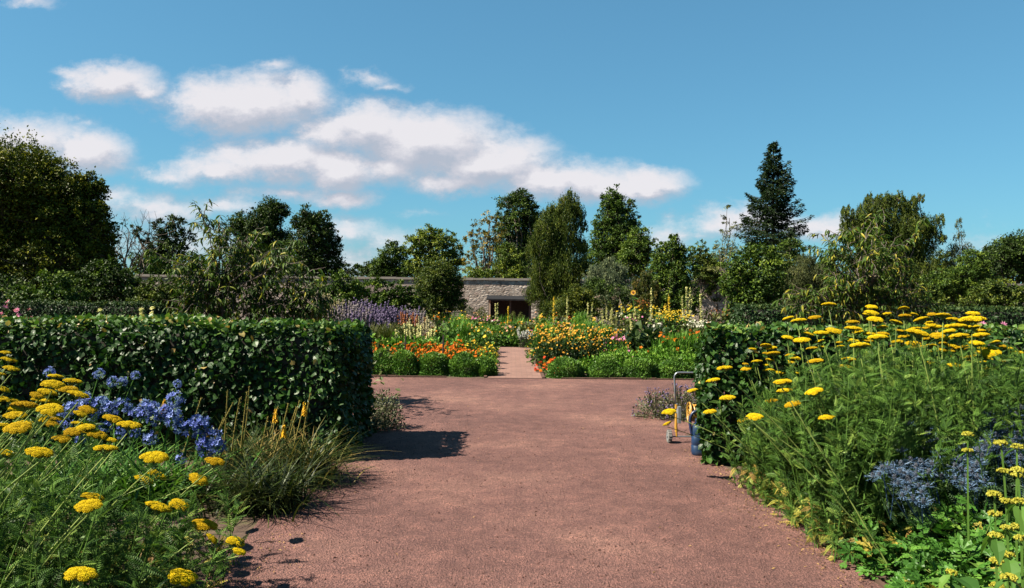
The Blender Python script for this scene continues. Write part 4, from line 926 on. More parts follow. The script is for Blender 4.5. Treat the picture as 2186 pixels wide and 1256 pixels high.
# sunflower and its neighbours
def sunflower(px, py, d, label):
    x, _, z = at(px, py, d); z0 = float(ground_z(d)); o = np.array([x, d, z0]); root = thing('sunflower_plant', label, 'flower', o)
    g = Geo(); g.tube([o, o + [.03, 0, (z - z0) * .5], [x, d, z - .05], [x - .01, d - .05, z]], [.018, .015, .011, .010], 6, .5)
    n = 26; s = rng.uniform(.1, .92, n); a = rng.random(n) * 6.28
    g.inst(leaf8(.36, .06, .35), o + np.stack([np.zeros(n), np.zeros(n), (z - z0) * s], 1), frames(np.stack([np.cos(a), np.sin(a), .15 + 0 * a], 1), np.repeat([[0, 0, 1.0]], n, 0)), rng.uniform(.12, .24, n), rng.random(n)); obj('stem', g, LV['green'], root, o)
    hd = np.array([x - .01, d - .06, z]); f = Geo(); ax = unit([-.25, -1, .15]); u = unit(np.cross(ax, [0, 0, 1])); v = np.cross(u, ax)
    for ring, cnt in ((0, 20), (1, 17)):
        a = np.arange(cnt) / cnt * 6.283 + ring * .15; dr = np.cos(a)[:, None] * u + np.sin(a)[:, None] * v
        f.inst(leaf4(.22, .05, .12), hd + dr * .028 + ax * .004 * ring, frames(dr + ax * (.05 + .2 * ring), np.repeat(ax[None], cnt, 0)), .055, .3 + .5 * rng.random(cnt))
    h = obj('flower_head', f, P_GOLD, root, hd); c = Geo(); m = 90; a = rng.random(m) * 6.283; rr = .034 * np.sqrt(rng.random(m))
    c.inst(OCT, hd + (np.cos(a) * rr)[:, None] * u + (np.sin(a) * rr)[:, None] * v + ax * .012, frames(rdir(m), rdir(m)), .008, rng.random(m)); obj('seed_disc', c, P_RUST, h, hd)
sunflower(1352, 625, 24.5, 'single sunflower with dark centre standing above the right bed')
for i, (px, top, d, lv, pet, nm, txt, fo, nf) in enumerate([
    (1348, 650, 25.2, 'green', P_YEL, 'helianthus_plant', 'leafy plant with yellow flowers under the sunflower', 'tall', 30), (1370, 640, 25.8, 'dull', P_RUST, 'amaranth_plant', 'reddish brown tall plant right of the sunflower', 'tall', 60),
    (1420, 668, 22.2, 'green', P_YEL, 'goldenrod_plant', 'airy yellow flowered plant left in the goldenrod drift', 'tall', 70), (1440, 662, 22.5, 'green', P_YEL, 'goldenrod_plant', 'airy yellow flowered plant in the middle of the goldenrod drift', 'tall', 80), (1458, 672, 22.1, 'green', P_YEL, 'goldenrod_plant', 'airy yellow flowered plant right in the goldenrod drift', 'tall', 60),
    (1432, 688, 21.0, 'green', P_PEACH, 'dahlia_plant', 'green plant with peach flowers below the goldenrod', 'mound', 12), (1480, 682, 20.5, 'dull', P_WHITE, 'gaura_plant', 'hazy plant of tiny white flowers at the right hedge corner', 'tall', 60), (1500, 686, 20.0, 'dull', P_WHITE, 'gaura_plant', 'hazy plant of tiny white flowers above the right hedge', 'tall', 60),
    (1525, 688, 20.2, 'dull', P_PEACH, 'rose_plant', 'low plant with peach blooms peeping over the right hedge', 'tall', 16), (1288, 655, 27.5, 'grey', None, 'artichoke_plant', 'grey drooping broad leaved plant beneath the hydrangea', 'mound', 0), (1400, 690, 20.6, 'dark', P_WHITE, 'dahlia_plant', 'dark plant with a few white flowers below the low mullein', 'tall', 8),
    (1352, 672, 23.6, 'dull', P_PINK, 'mallow_plant', 'tall plant with soft pink flowers below the sunflower', 'tall', 14), (1335, 668, 24.2, 'dull', P_WHITE, 'cosmos_plant', 'tall plant with white flowers left below the sunflower', 'tall', 10),
    (1390, 650, 26.2, 'green', P_YEL, 'helianthus_plant', 'leafy plant with small yellow flowers behind the tall mullein candle', 'tall', 24), (1512, 655, 23.2, 'dull', P_LILAC, 'aster_plant', 'thin lilac plant above the left end of the right hedge', 'tall', 40), (1535, 660, 23.4, 'dull', P_RUST, 'smokebush_plant', 'thin bronze plant beside the end of the far right hedge', 'tall', 40)]):
    bed_plant(nm, txt, px, d, hz(px, top, d), .34, lv, pet, fo, nf=nf or 1, fs=.042 if nf < 40 else .026, nl=260, ls=.10)
# mixed flowers filling the beds towards the shelter
KINDS = [('dahlia_plant', P_PEACH, 'green', 'mound', 16, .055, 'peach'), ('rose_plant', P_WHITE, 'dull', 'mound', 10, .05, 'white'), ('rudbeckia_plant', P_GOLD, 'green', 'mound', 26, .045, 'golden'), ('phlox_plant', P_PINK, 'green', 'tall', 14, .05, 'pink'),
         ('fennel_plant', None, 'fennel', 'thread', 1, .03, 'feathery green'), ('lily_plant', P_ORANGE, 'bright', 'mound', 12, .05, 'orange'), ('aster_plant', P_LILAC, 'dull', 'tall', 26, .03, 'lilac'), ('achillea_plant', P_YEL, 'bright', 'mound', 20, .045, 'yellow')]
SPOT = []
for row, (d, y0) in enumerate([(26.6, 697), (28.2, 688), (30.0, 680), (32.2, 674), (35.0, 670)]):
    for k in range(14):
        px = 985 + k * (24 - row * 1.2) + (row % 2) * 10 + rng.normal() * 4
        if 1075 < px < 1122 and row > 2: continue
        SPOT.append((px, d + rng.normal() * .3, y0 + rng.normal() * 4, row, k))
seen = {}
for px, d, top, row, k in SPOT:
    i = rng.choice(8, p=[.22, .08, .22, .05, .12, .12, .06, .13]) if px > 1000 else rng.choice([0, 2, 4, 5, 7])
    nm, pet, lv, fo, nf, fs, colour = KINDS[i]
    side = 'left of' if px < 1060 else 'straight behind' if px < 1135 else 'right of'
    key = (colour, side, row); seen[key] = seen.get(key, 0) + 1
    lab = f'{colour} {"flowered plant" if pet else "plant"} {side} the brick path end, {NTH[seen[key] - 1]} {colour} one in row {row + 1}'
    bed_plant(nm, lab, px, d, hz(px, top, d), .42, lv, pet, fo, nf=nf, fs=fs, nl=260 if fo != 'thread' else 500, ls=.12 if fo != 'thread' else .024, group='mixed flowers behind the brick path')
# low clipped edging and shrubs before the shelter
for i, (px, d, top, rpx, txt) in enumerate([(1000, 44, 655, 16, 'low dark clipped bush before the wall, left of the pale one'), (1026, 44, 657, 14, 'low pale green clipped bush left of the shelter'), (982, 46, 648, 18, 'rounded dark clipped bush at the foot of the round tree'), (1095, 49, 668, 9, 'small rounded bush in front of the shelter'), (1112, 48.5, 667, 9, 'small low bush at the right of the shelter front')]):
    x = at(px, 650, d)[0]; z = float(ground_z(d)); ball('clipped_bush', txt, (x, d, z), rpx * d / FPX * 1.2, hz(px, top, d), None, .06, 1500, LV['dark'] if i in (0, 2) else LV['dull'])
# things peeping over the left hedge
for i, (px, top, d, pet, lv, nm, txt, fo, nf) in enumerate([
    (18, 652, 14.0, P_PINK, 'green', 'phlox_plant', 'bright pink phlox behind the left hedge at the picture edge', 'mound', 70), (50, 660, 14.2, P_PINK, 'green', 'phlox_plant', 'bright pink phlox behind the left hedge, right of the edge one', 'mound', 40), (255, 672, 12.5, P_PINK, 'green', 'rose_plant', 'green bush with two pale pink blooms over the left hedge', 'mound', 6),
    (645, 677, 13.0, P_RED, 'green', 'dahlia_plant', 'scarlet flowers just over the left hedge top', 'mound', 22), (310, 655, 14.0, P_CREAM, 'dull', 'mullein_plant', 'pale cream spikes over the left hedge', 'spires', 8), (215, 665, 13.6, None, 'green', 'dahlia_plant', 'green bush over the left hedge before the shaded hedge', 'mound', 0),
    (2115, 688, 12.5, P_PINK, 'green', 'phlox_plant', 'bright pink phlox over the right hedge behind the yarrow', 'mound', 40), (705, 672, 16.5, None, 'dull', 'feather_grass', 'green upright grass tuft over the right part of the left hedge', 'grass', 0), (575, 668, 13.5, None, 'dull', 'rose_plant', 'leafy bush between drooping sapling and scarlet flowers', 'mound', 0),
    (160, 668, 15.0, P_WHITE, 'dull', 'rose_plant', 'low bush with few white flowers over the left hedge', 'mound', 6), (2160, 690, 11.5, P_PEACH, 'green', 'rose_plant', 'bush with faded peach blooms behind the right hedge', 'mound', 14), (380, 660, 13.2, None, 'green', 'rose_plant', 'leafy bush left of the drooping sapling stem', 'mound', 0)]):
    bed_plant(nm, txt, px, d, max(.3, hz(px, top, d)), .45, lv, pet, fo, nf=nf or 1, fs=.05, nl=480, ls=.09 if fo != 'grass' else .022)
# plant stakes among the pot marigolds
M_STAKE = plain_mat('rusty_iron', (.035, .022, .018), .7, .3, scale=30)
for px, d, top, txt in ((865, 16.55, 716, 'dark rusty plant stake among the pot marigolds, farther from the path'), (946, 16.5, 716, 'dark rusty plant stake among the pot marigolds, nearer the path')):
    x = at(px, 700, d)[0]; H = hz(px, top, d); g = Geo(); root = tag(None or bpy.data.objects.new('plant_stake', None), txt, 'stake', 'iron stakes in the marigolds'); link(root, None, (x, d, 0))
    g.tube([(x, d, -.1), (x, d, H * .5), (x + .01, d, H)], [.018, .018, .016], 6); obj('rod', g, M_STAKE, root, (x, d, 0))
    g = Geo(); a = np.linspace(0, 6.283, 14); g.tube(np.stack([x + .05 * np.cos(a), d + .05 * np.sin(a), np.full(14, H * .78)], 1), .008, 5); obj('hoop', g, M_STAKE, root, (x, d, H * .78))
# ------------------------------------------------------------------ foreground flowers
M_YAR = leaf_mat('yarrow_yellow', [(0, (.23, .14, .003)), (.5, (.38, .265, .004)), (1, (.46, .345, .010))], .75, .12, .15)
M_YSTEM = leaf_mat('yarrow_stem', [(0, (.06, .10, .02)), (1, (.19, .24, .06))], .6, .1, .3)
M_YLEAF = leaf_mat('yarrow_leaf', [(0, (.010, .028, .005)), (.45, (.034, .076, .012)), (.78, (.085, .155, .026)), (.86, (.14, .18, .035)), (.93, (.26, .22, .04)), (1, (.18, .10, .035))], .5, .18, .35)
_t = NT(M_YAR.node_tree); _b = [n for n in _t.n if n.type == 'BSDF_PRINCIPLED'][0]; _src = _b.inputs['Base Color'].links[0].from_socket
_oi = _t.new('ShaderNodeObjectInfo'); _gp = _t.new('ShaderNodeTexCoord').outputs['Object']; _nz = _t.noise(_gp, 2.2, 4, .6)
_c = _t.mix(1.0, _src, _t.ramp(_oi.outputs['Random'], [(0, (.72, .62, .7)), (.2, (1, 1, 1)), (.85, (1.1, 1.14, 1)), (1, (.95, .85, 1))]), 'MULTIPLY')     # heads age from lemon to ochre
_c = _t.mix(_t.range(_nz.outputs[0], .60, .72, 0, .6), _c, (.17, .085, .008, 1)); _t.l.new(_c, _b.inputs['Base Color'])
def corymb(seed):
    """domed flat head of many tiny florets in several sub-heads, radius 1"""
    r = np.random.default_rng(seed); g = Geo(); dome = lambda q: .30 * (1 - (q ** 2).sum(-1)) - .05
    cs = [np.zeros(2)]; nsub = int(r.integers(6, 9))
    for k in range(nsub):
        a = 6.283 * (k + r.random() * .5) / nsub; cs.append(np.array([math.cos(a), math.sin(a)]) * r.uniform(.52, .72))
    for c in cs:
        R = r.uniform(.30, .42); n = int(78 * (R / .36) ** 2)
        a = np.arange(n) * 2.39996 + r.random(); q = R * np.sqrt((np.arange(n) + .5) / n)
        off = np.stack([np.cos(a) * q, np.sin(a) * q], 1); p2 = c + off
        z = dome(p2) + .17 * R / .36 * np.sqrt(np.clip(1 - (q / R) ** 2, 0, 1)) + r.normal(size=n) * .012
        g.inst(octa(1, .8), np.concatenate([p2, z[:, None]], 1), frames(unit(r.normal(size=(n, 3))), unit(r.normal(size=(n, 3)) * .5 + [0, 0, 1])), r.uniform(.045, .062, n), np.clip(.5 + .2 * r.normal(size=n), 0, 1), 0)
        m = 12; aa = np.arange(m) / m * 6.283; ring = np.stack([c[0] + np.cos(aa) * R * .96, c[1] + np.sin(aa) * R * .96], 1)
        top = np.concatenate([ring, (dome(ring) - .01)[:, None]], 1); mid = np.concatenate([c + (ring - c) * .5, (dome(ring) + .13)[:, None]], 1)
        g.add(np.concatenate([top, mid, [[c[0], c[1], dome(c) + .16]], [[c[0] * .75, c[1] * .75, -.2]]]), [(i, (i + 1) % m, m + (i + 1) % m, m + i) for i in range(m)] + [(m + i, m + (i + 1) % m, 2 * m) for i in range(m)] + [((i + 1) % m, i, 2 * m + 1) for i in range(m)], .25, 0)
        for k in range(5):
            e = ring[int(k * 2.4)]; g.tube([(0, 0, -.62), (c[0] * .5, c[1] * .5, -.34), (e[0] * .92, e[1] * .92, float(dome(e)) - .05)], [.035, .028, .02], 4, .6, 1, cap=False)
    return mesh_of('flower_head', g, [M_YAR, M_YSTEM])
HEADS = [corymb(s) for s in range(9)]
def shared(name, me, parent, pos, axis, scale, spin=None):
    o = bpy.data.objects.new(name, me); link(o, parent, pos)
    q = Vector(axis).to_track_quat('Z', 'Y') @ Quaternion((0, 0, 1), rng.random() * 6.283 if spin is None else spin)
    o.rotation_mode = 'QUATERNION'; o.rotation_quaternion = q; o.scale = (scale,) * 3 if np.isscalar(scale) else scale
    return o
def curve(a, b, lean, n=9):
    """stem from root a to tip b that leaves the ground upright-ish and bends over"""
    a, b = np.asarray(a, float), np.asarray(b, float); t = np.linspace(0, 1, n)[:, None]
    c = a + (b - a) * .45 + np.array([0, 0, 1.0]) * np.linalg.norm(b - a) * lean + rng.normal(size=3) * [.035, .035, 0] * np.linalg.norm(b - a)
    return (1 - t) ** 2 * a + 2 * t * (1 - t) * c + t ** 2 * b
def fern_leaves(g, pos, out, size, tint, up=.35, tmpl=FERN):
    n = len(pos); ax = unit(out + rng.normal(size=(n, 3)) * .38 + np.array([0, 0, 1.0]) * up); g.inst(tmpl, pos, frames(ax, unit(rng.normal(size=(n, 3)) * .45 + [0, 0, 1.0] - out * .2)), size, tint)
def yarrow(label, heads, base_fn, foliage_at, ph=.78, dry=.10, leafy=1.0, droop=False):
    """heads: (x,y,z,radius,tilt); each becomes stem > flower_head. foliage_at: list of (x,y,height) leafy shoots"""
    o = np.array([np.mean([h[0] for h in heads]), np.mean([h[1] for h in heads]), 0.0]) if not foliage_at else np.array([np.mean([f[0] for f in foliage_at]), np.mean([f[1] for f in foliage_at]), 0.0])
    root = thing('yarrow_plant', label, 'flower', o, 'clumps of yellow yarrow'); g = Geo()
    for hx, hy, hzz, r, tilt in heads:
        b = np.asarray(base_fn(hx, hy, hzz)); h = np.array([hx, hy, hzz]); p = curve(b, h - [0, 0, r * .55], .06 + rng.random() * .05)
        s = Geo(); s.tube(p, np.linspace(.0046, .0032, 9), 6, .45 + .5 * rng.random())
        st = obj('stem', s, M_YSTEM, root, b)
        end = unit(p[-1] - p[-2]); shared('flower_head', HEADS[rng.integers(0, 9)], st, h, unit(end * tilt + np.array([0, 0, 1.0]) + rng.normal(size=3) * .17), (lambda q: (q, q, q * .74))(r * rng.uniform(.86, 1.12)))
        m = int(20 * leafy); t = rng.uniform(.02, .88, m) ** .8; q = np.stack([np.interp(t, np.linspace(0, 1, 9), p[:, j]) for j in range(3)], 1)
        a = rng.random(m) * 6.283; fern_leaves(g, q, np.stack([np.cos(a), np.sin(a), 0 * a], 1), (.11 - .06 * t) * rng.uniform(.7, 1.25, m), np.clip(.48 + .24 * rng.normal(size=m), 0, .82), .95)
    for fx, fy, fh in foliage_at:
        d = rdir(1)[0] * [.25, .25, 0]; tip = np.array([fx, fy, 0]) + [d[0], d[1], fh]; p = curve((fx, fy, 0), tip, .05); g.tube(p, np.linspace(.004, .002, 9), 4, .6)
        m = int(18 + 26 * fh); t = rng.uniform(.03, 1.0, m); q = np.stack([np.interp(t, np.linspace(0, 1, 9), p[:, j]) for j in range(3)], 1)
        a = rng.random(m) * 6.283; low = (q[:, 2] < .28) & (rng.random(m) < dry * 2.0)
        tint = np.where(low, .84 + .16 * rng.random(m), np.clip(.46 + .24 * rng.normal(size=m), 0, .82))
        fern_leaves(g, q, np.stack([np.cos(a), np.sin(a), 0 * a], 1), rng.uniform(.05, .11, m) * (.75 if fy < 3.4 else 1), tint, np.where(low, -.35, .95)[:, None])
    obj('foliage', g, M_YLEAF, root, o)
    return root

def from_zoom(lst, ox, oy, k, W, dmin, dmax):
    out = []
    for zx, zy, zw in lst:
        px, py, pw = ox + zx / k, oy + zy / k, zw / k
        d = float(np.clip(W * FPX / pw, dmin, dmax)); out.append((px, py, pw, d))
    return out
LEFT = from_zoom([(28, 55, 60), (48, 92, 75), (60, 137, 85), (8, 165, 50), (20, 243, 60), (10, 292, 70), (60, 300, 80), (125, 325, 130), (75, 347, 80), (80, 378, 110), (30, 435, 120), (85, 440, 140), (120, 418, 95), (35, 570, 95), (208, 566, 145), (285, 178, 80), (370, 202, 95), (265, 217, 120), (345, 243, 100), (400, 270, 130),
    (190, 275, 95), (235, 258, 100), (262, 308, 100), (195, 300, 70), (255, 345, 140), (255, 420, 95), (410, 367, 70), (450, 347, 95), (440, 437, 105), (372, 460, 105), (315, 497, 100), (495, 473, 105), (535, 545, 130), (560, 500, 70), (395, 415, 60), (575, 393, 95), (655, 427, 115), (790, 592, 140), (735, 706, 110), (800, 680, 90),
    (1095, 610, 105), (1010, 700, 100), (425, 695, 50), (472, 792, 130), (458, 835, 140), (805, 845, 135), (915, 833, 115), (1040, 935, 145), (1080, 1003, 90), (1200, 1020, 100), (1220, 1070, 80), (415, 1187, 185), (930, 1200, 135), (440, 462, 90), (230, 395, 80), (290, 390, 70)], 0, 730, 2.3875, .112, 2.3, 5.4)
zl2 = [(1405, 78, 120), (1078, 193, 100), (1158, 210, 120), (1288, 185, 105), (1445, 292, 130), (1345, 312, 130), (1240, 318, 100), (1070, 346, 105), (1195, 370, 150), (785, 440, 65), (895, 412, 95), (940, 432, 100), (960, 477, 110), (890, 472, 60), (820, 540, 80), (728, 560, 50), (735, 600, 100), (925, 530, 75), (895, 568, 50), (917, 612, 95), (985, 627, 85),
    (1030, 640, 75), (1085, 492, 80), (1125, 513, 100), (1105, 540, 75), (1120, 575, 60), (1145, 630, 60), (1265, 435, 95), (1300, 540, 135), (555, 597, 145), (468, 695, 140), (297, 778, 115), (110, 950, 110), (95, 1045, 95), (585, 838, 160), (440, 950, 125), (705, 1020, 95), (800, 990, 155), (935, 860, 125), (1025, 710, 170), (1045, 780, 140), (1160, 762, 110),
    (1290, 785, 150), (1110, 890, 150), (1390, 995, 150), (1350, 420, 70), (1330, 375, 80), (1220, 620, 60), (1200, 825, 55)]
zl3 = [(20, 295, 60), (278, 98, 110), (285, 145, 130), (262, 162, 100), (403, 155, 80), (316, 200, 140), (130, 222, 115), (543, 110, 95), (555, 170, 100), (615, 157, 95), (485, 224, 125), (370, 262, 85), (140, 275, 140), (175, 300, 110), (515, 290, 75), (690, 200, 120), (770, 158, 80), (865, 168, 140), (755, 222, 70), (760, 243, 95), (945, 198, 95), (1108, 152, 110),
    (1100, 203, 190), (1040, 228, 110), (630, 273, 110), (720, 270, 90), (810, 262, 110), (905, 256, 90), (985, 255, 130), (1100, 265, 130), (915, 295, 130), (1155, 292, 100), (265, 318, 110), (380, 320, 130), (330, 345, 150), (250, 370, 110), (135, 372, 90), (545, 335, 110), (660, 312, 180), (820, 330, 130), (720, 350, 90), (900, 350, 100), (1000, 335, 150), (1060, 340, 70),
    (1170, 328, 140), (185, 412, 155), (490, 378, 110), (460, 412, 70), (545, 412, 80), (620, 395, 130), (650, 430, 120), (760, 412, 100), (750, 460, 80), (850, 392, 90), (930, 410, 100), (830, 448, 110), (930, 455, 100), (1010, 425, 130), (1075, 440, 90), (1130, 395, 140), (1270, 385, 110), (1190, 440, 110), (1160, 470, 120), (1250, 468, 140), (1330, 415, 110), (1390, 435, 90),
    (1460, 472, 110), (1500, 500, 60), (1405, 507, 70), (1065, 500, 130), (1215, 512, 120), (1060, 537, 70), (1190, 542, 70), (1340, 538, 105), (880, 490, 80), (910, 500, 60), (950, 570, 130), (990, 590, 90), (930, 615, 70), (760, 550, 100), (1230, 603, 110), (1500, 593, 80), (1185, 650, 100), (1480, 690, 80), (1470, 725, 120), (1350, 857, 70), (100, 525, 130), (80, 590, 130), (195, 590, 100),
    (230, 468, 65), (20, 1130, 70), (35, 425, 90), (20, 385, 60), (1060, 635, 60)]
RIGHTH = from_zoom(zl2, 1400, 630, 3.805, .118, 4.6, 7.0) + from_zoom(zl3, 1786, 630, 3.805, .125, 5.0, 7.0)
def headlist(lst, tilt):
    out = []
    for px, py, pw, d in lst:
        p = at(px, py, d); out.append((p[0], p[1], p[2], pw * d / FPX / 2, tilt))
    return out
LEFT = [(px, py, pw, min(d * 1.16, 1.33 * FPX / max(py - 628, 1)) if px > 290 and py > 960 else d) for px, py, pw, d in LEFT]      # heads by the path stand farther off
HL = headlist(LEFT, .55); HR = headlist(RIGHTH, .35)
# left bed: four clumps leaning right towards the path
def base_left(x, y, z):
    b = x - .12 - .62 * z * rng.uniform(.75, 1.1) - (.3 if z < .5 else 0); return (min(b, -1.78), y - .02 + rng.normal() * .1, 0.0)
groups = {0: [], 1: [], 2: [], 3: []}
for h in HL:
    k = 3 if h[2] < .62 and h[1] > 2.9 and h[0] > -1.75 else 0 if h[1] < 3.0 else 1 if h[1] < 3.75 else 2
    groups[k].append(h)
TXT = ['tall yellow yarrow filling the bottom left corner, nearest clump', 'yellow yarrow in the left bed with stems leaning across the blue flowers', 'yellow yarrow at the back of the left bed close to the clipped hedge', 'yellow yarrow sprawling low over the left edge of the gravel path']
AREA = [((-2.75, -1.6), (2.45, 3.2), 48, .55), ((-3.15, -1.75), (3.2, 4.0), 84, .66), ((-4.2, -2.4), (4.0, 5.0), 74, .66), ((-2.5, -1.55), (3.3, 4.7), 90, .36)]
for k in range(4):
    (x0, x1), (y0, y1), n, fh = AREA[k]
    fx = [(rng.uniform(x0, x1), rng.uniform(y0, y1)) for _ in range(n)]
    yarrow(TXT[k], groups[k], base_left, [(x, y, fh * rng.uniform(.6, 1.25)) for x, y in fx])
# right bed: five clumps
def base_right(x, y, z):
    b = x + .07 + .30 * rng.uniform(.6, 1.2) * max(0, (3.1 - x)) * .7 + rng.normal() * .05; return (max(b, 2.2 + rng.random() * .25), y + rng.normal() * .06, 0.0)
groups = {k: [] for k in range(5)}
for h in HR:
    k = 0 if h[0] < 1.95 and h[2] < .95 else 1 if h[0] < 2.45 and h[1] < 5.9 else 2 if h[0] < 3.0 else 3 if h[1] < 6.2 else 4
    groups[k].append(h)
print('yarrow groups', {k: len(v) for k, v in groups.items()})
TXT = ['yellow yarrow leaning furthest out over the path beside the blue can', 'big leafy yellow yarrow at the front edge of the right bed', 'yellow yarrow rising before the right clipped hedge, left part of the great mass', 'yellow yarrow in the thickest part of the great mass above the blue thistles', 'yellow yarrow along the hedge at the far back right of the bed']
AREA = [((1.92, 2.55), (5.6, 6.9), 150, .80), ((1.96, 2.75), (4.8, 5.8), 250, 1.05), ((2.5, 3.3), (5.7, 7.0), 210, 1.14), ((2.85, 4.1), (5.1, 6.2), 250, 1.14), ((3.2, 4.9), (6.2, 7.2), 190, 1.12)]
for k in range(5):
    (x0, x1), (y0, y1), n, fh = AREA[k]
    yarrow(TXT[k], groups[k], base_right, [(rng.uniform(x0, x1), rng.uniform(y0, y1), fh * rng.uniform(.55, 1.12)) for _ in range(n)], dry=.13 if k < 2 else .04)

# ------------------------------------------------------------------ blue agapanthus
M_AGA = pm('agapanthus', (.055, .075, .30), (.11, .15, .44), (.22, .28, .56), tr=.3); M_STRAP = leaf_mat('strap_leaf', [(0, (.014, .045, .008)), (.5, (.038, .10, .015)), (1, (.10, .18, .03))], .42, .25, .45)
def umbel(seed):
    r = np.random.default_rng(seed); g = Geo(); n = 36; d = unit(r.normal(size=(n, 3)) + [0, 0, .35])
    for k in range(n):
        e = d[k] * r.uniform(.5, .86); g.tube([(0, 0, 0), e], [.018, .014], 3, .3, 1, cap=False)
        fr = frames(np.cross(d[k], r.normal(size=3))[None], d[k][None] + r.normal(size=(1, 3)) * .25)
        g.inst(star(6, 1, .55, .42), e[None], fr, np.array([r.uniform(.20, .34)]), np.array([r.random()]), 0)
        g.inst(leaf4(.25, .1, 0), e[None] * .82, frames(d[k][None], r.normal(size=(1, 3))), np.array([.26]), np.array([.2]), 0)
    return mesh_of('flower_head', g, [M_AGA, M_STRAP])
UMB = [umbel(40 + s) for s in range(6)]
AG = from_zoom([(250, 155, 60), (505, 165, 60), (575, 205, 62), (625, 203, 52), (690, 172, 50), (905, 215, 45), (430, 310, 105), (510, 320, 100), (555, 345, 90), (620, 330, 100), (740, 350, 110), (700, 370, 80), (800, 380, 110), (770, 330, 80), (895, 295, 95), (880, 390, 110), (850, 350, 80), (920, 440, 90), (980, 440, 110), (1030, 430, 100), (1000, 405, 80), (1080, 490, 110), (1110, 530, 90),
     (1055, 550, 100), (1030, 520, 80), (620, 465, 70), (690, 465, 60), (765, 495, 85), (360, 340, 80), (410, 500, 60), (920, 600, 65), (340, 420, 70), (540, 430, 70), (470, 370, 90), (300, 385, 60)], 0, 730, 2.3875, .20, 4.7, 6.3)
AGP = []
for px, py, pw, d in AG: p = at(px, py, d); AGP.append((*p, pw * d / FPX / 2 * 1.06))
splits = [[], [], []]
for p in AGP: splits[0 if p[0] < -2.75 else 1 if p[0] < -2.25 else 2].append(p)
for k, txt in enumerate(['blue agapanthus farthest left, half hidden behind yellow yarrow', 'blue agapanthus in the middle of the blue drift before the left hedge', 'blue agapanthus nearest the path, its round heads leaning right']):
    o = np.array([np.mean([p[0] for p in splits[k]]) - .25, np.mean([p[1] for p in splits[k]]), 0]); root = thing('agapanthus_plant', txt, 'flower', o, 'blue agapanthus plants'); g = Geo()
    for x, y, z, r in splits[k]:
        b = np.array([x - .30 * z - .05 + rng.normal() * .04, y + rng.normal() * .05, 0]); pth = curve(b, (x, y, z), .03); s = Geo(); s.tube(pth, np.linspace(.0055, .004, 9), 6, .6)
        st = obj('stem', s, M_STRAP, root, b); shared('flower_head', UMB[rng.integers(0, 6)], st, (x, y, z), unit(pth[-1] - pth[-2]), r)
    n = 420; a = rng.random(n) * 6.283; bp = o + np.stack([rng.normal(size=n) * .24, rng.normal(size=n) * .24 - .22, 0 * a], 1)
    ln = rng.uniform(.3, .62, n); g.inst(blade(.02, .45, 6), bp, frames(np.stack([np.cos(a) * .45 + .28, np.sin(a) * .45, np.ones(n)], 1), np.stack([-np.cos(a) - .3, -np.sin(a), 0 * a + .05], 1)), np.stack([ln * 0 + .55, ln, ln], 1), rng.random(n))
    obj('foliage', g, M_STRAP, root, o)

# ------------------------------------------------------------------ red hot poker, grassy clump with spent spikes
M_KLEAF = leaf_mat('poker_leaf', [(0, (.008, .013, .004)), (.55, (.026, .042, .008)), (.84, (.075, .072, .018)), (1, (.19, .14, .048))], .5, .15, .35)
M_SPENT = leaf_mat('spent_spike', [(0, (.10, .095, .022)), (1, (.22, .17, .05))], .7, .1, .2); M_POKER = pm('poker', (.50, .24, .012), (.66, .42, .03))
def px3(px, py, d): return at(px, py, d)
KN = [((-2.25, 6.75), 620, .54, 'grassy poker plant close to the hedge, thick with straw coloured spent spikes', [(444, 915, 6.4, 1), (351, 852, 6.7, 1), (486, 835, 6.8, 0), (498, 860, 6.7, 0), (513, 850, 6.8, 0), (528, 836, 6.9, 0), (532, 826, 6.9, 0), (478, 892, 6.5, 0), (430, 850, 7.0, 0)]),
      ((-1.78, 6.75), 700, .52, 'grassy poker plant with yellow flower spikes beside the hedge end', [(588, 872, 6.8, 1), (606, 905, 6.6, 1), (650, 858, 6.9, 1), (594, 868, 6.9, 0), (616, 862, 6.9, 0), (633, 870, 6.9, 0), (640, 855, 7.0, 0), (663, 840, 7.0, 0), (572, 890, 6.8, 0)]),
      ((-1.86, 5.95), 760, .46, 'dark arching grassy clump spilling over the path edge', [])]
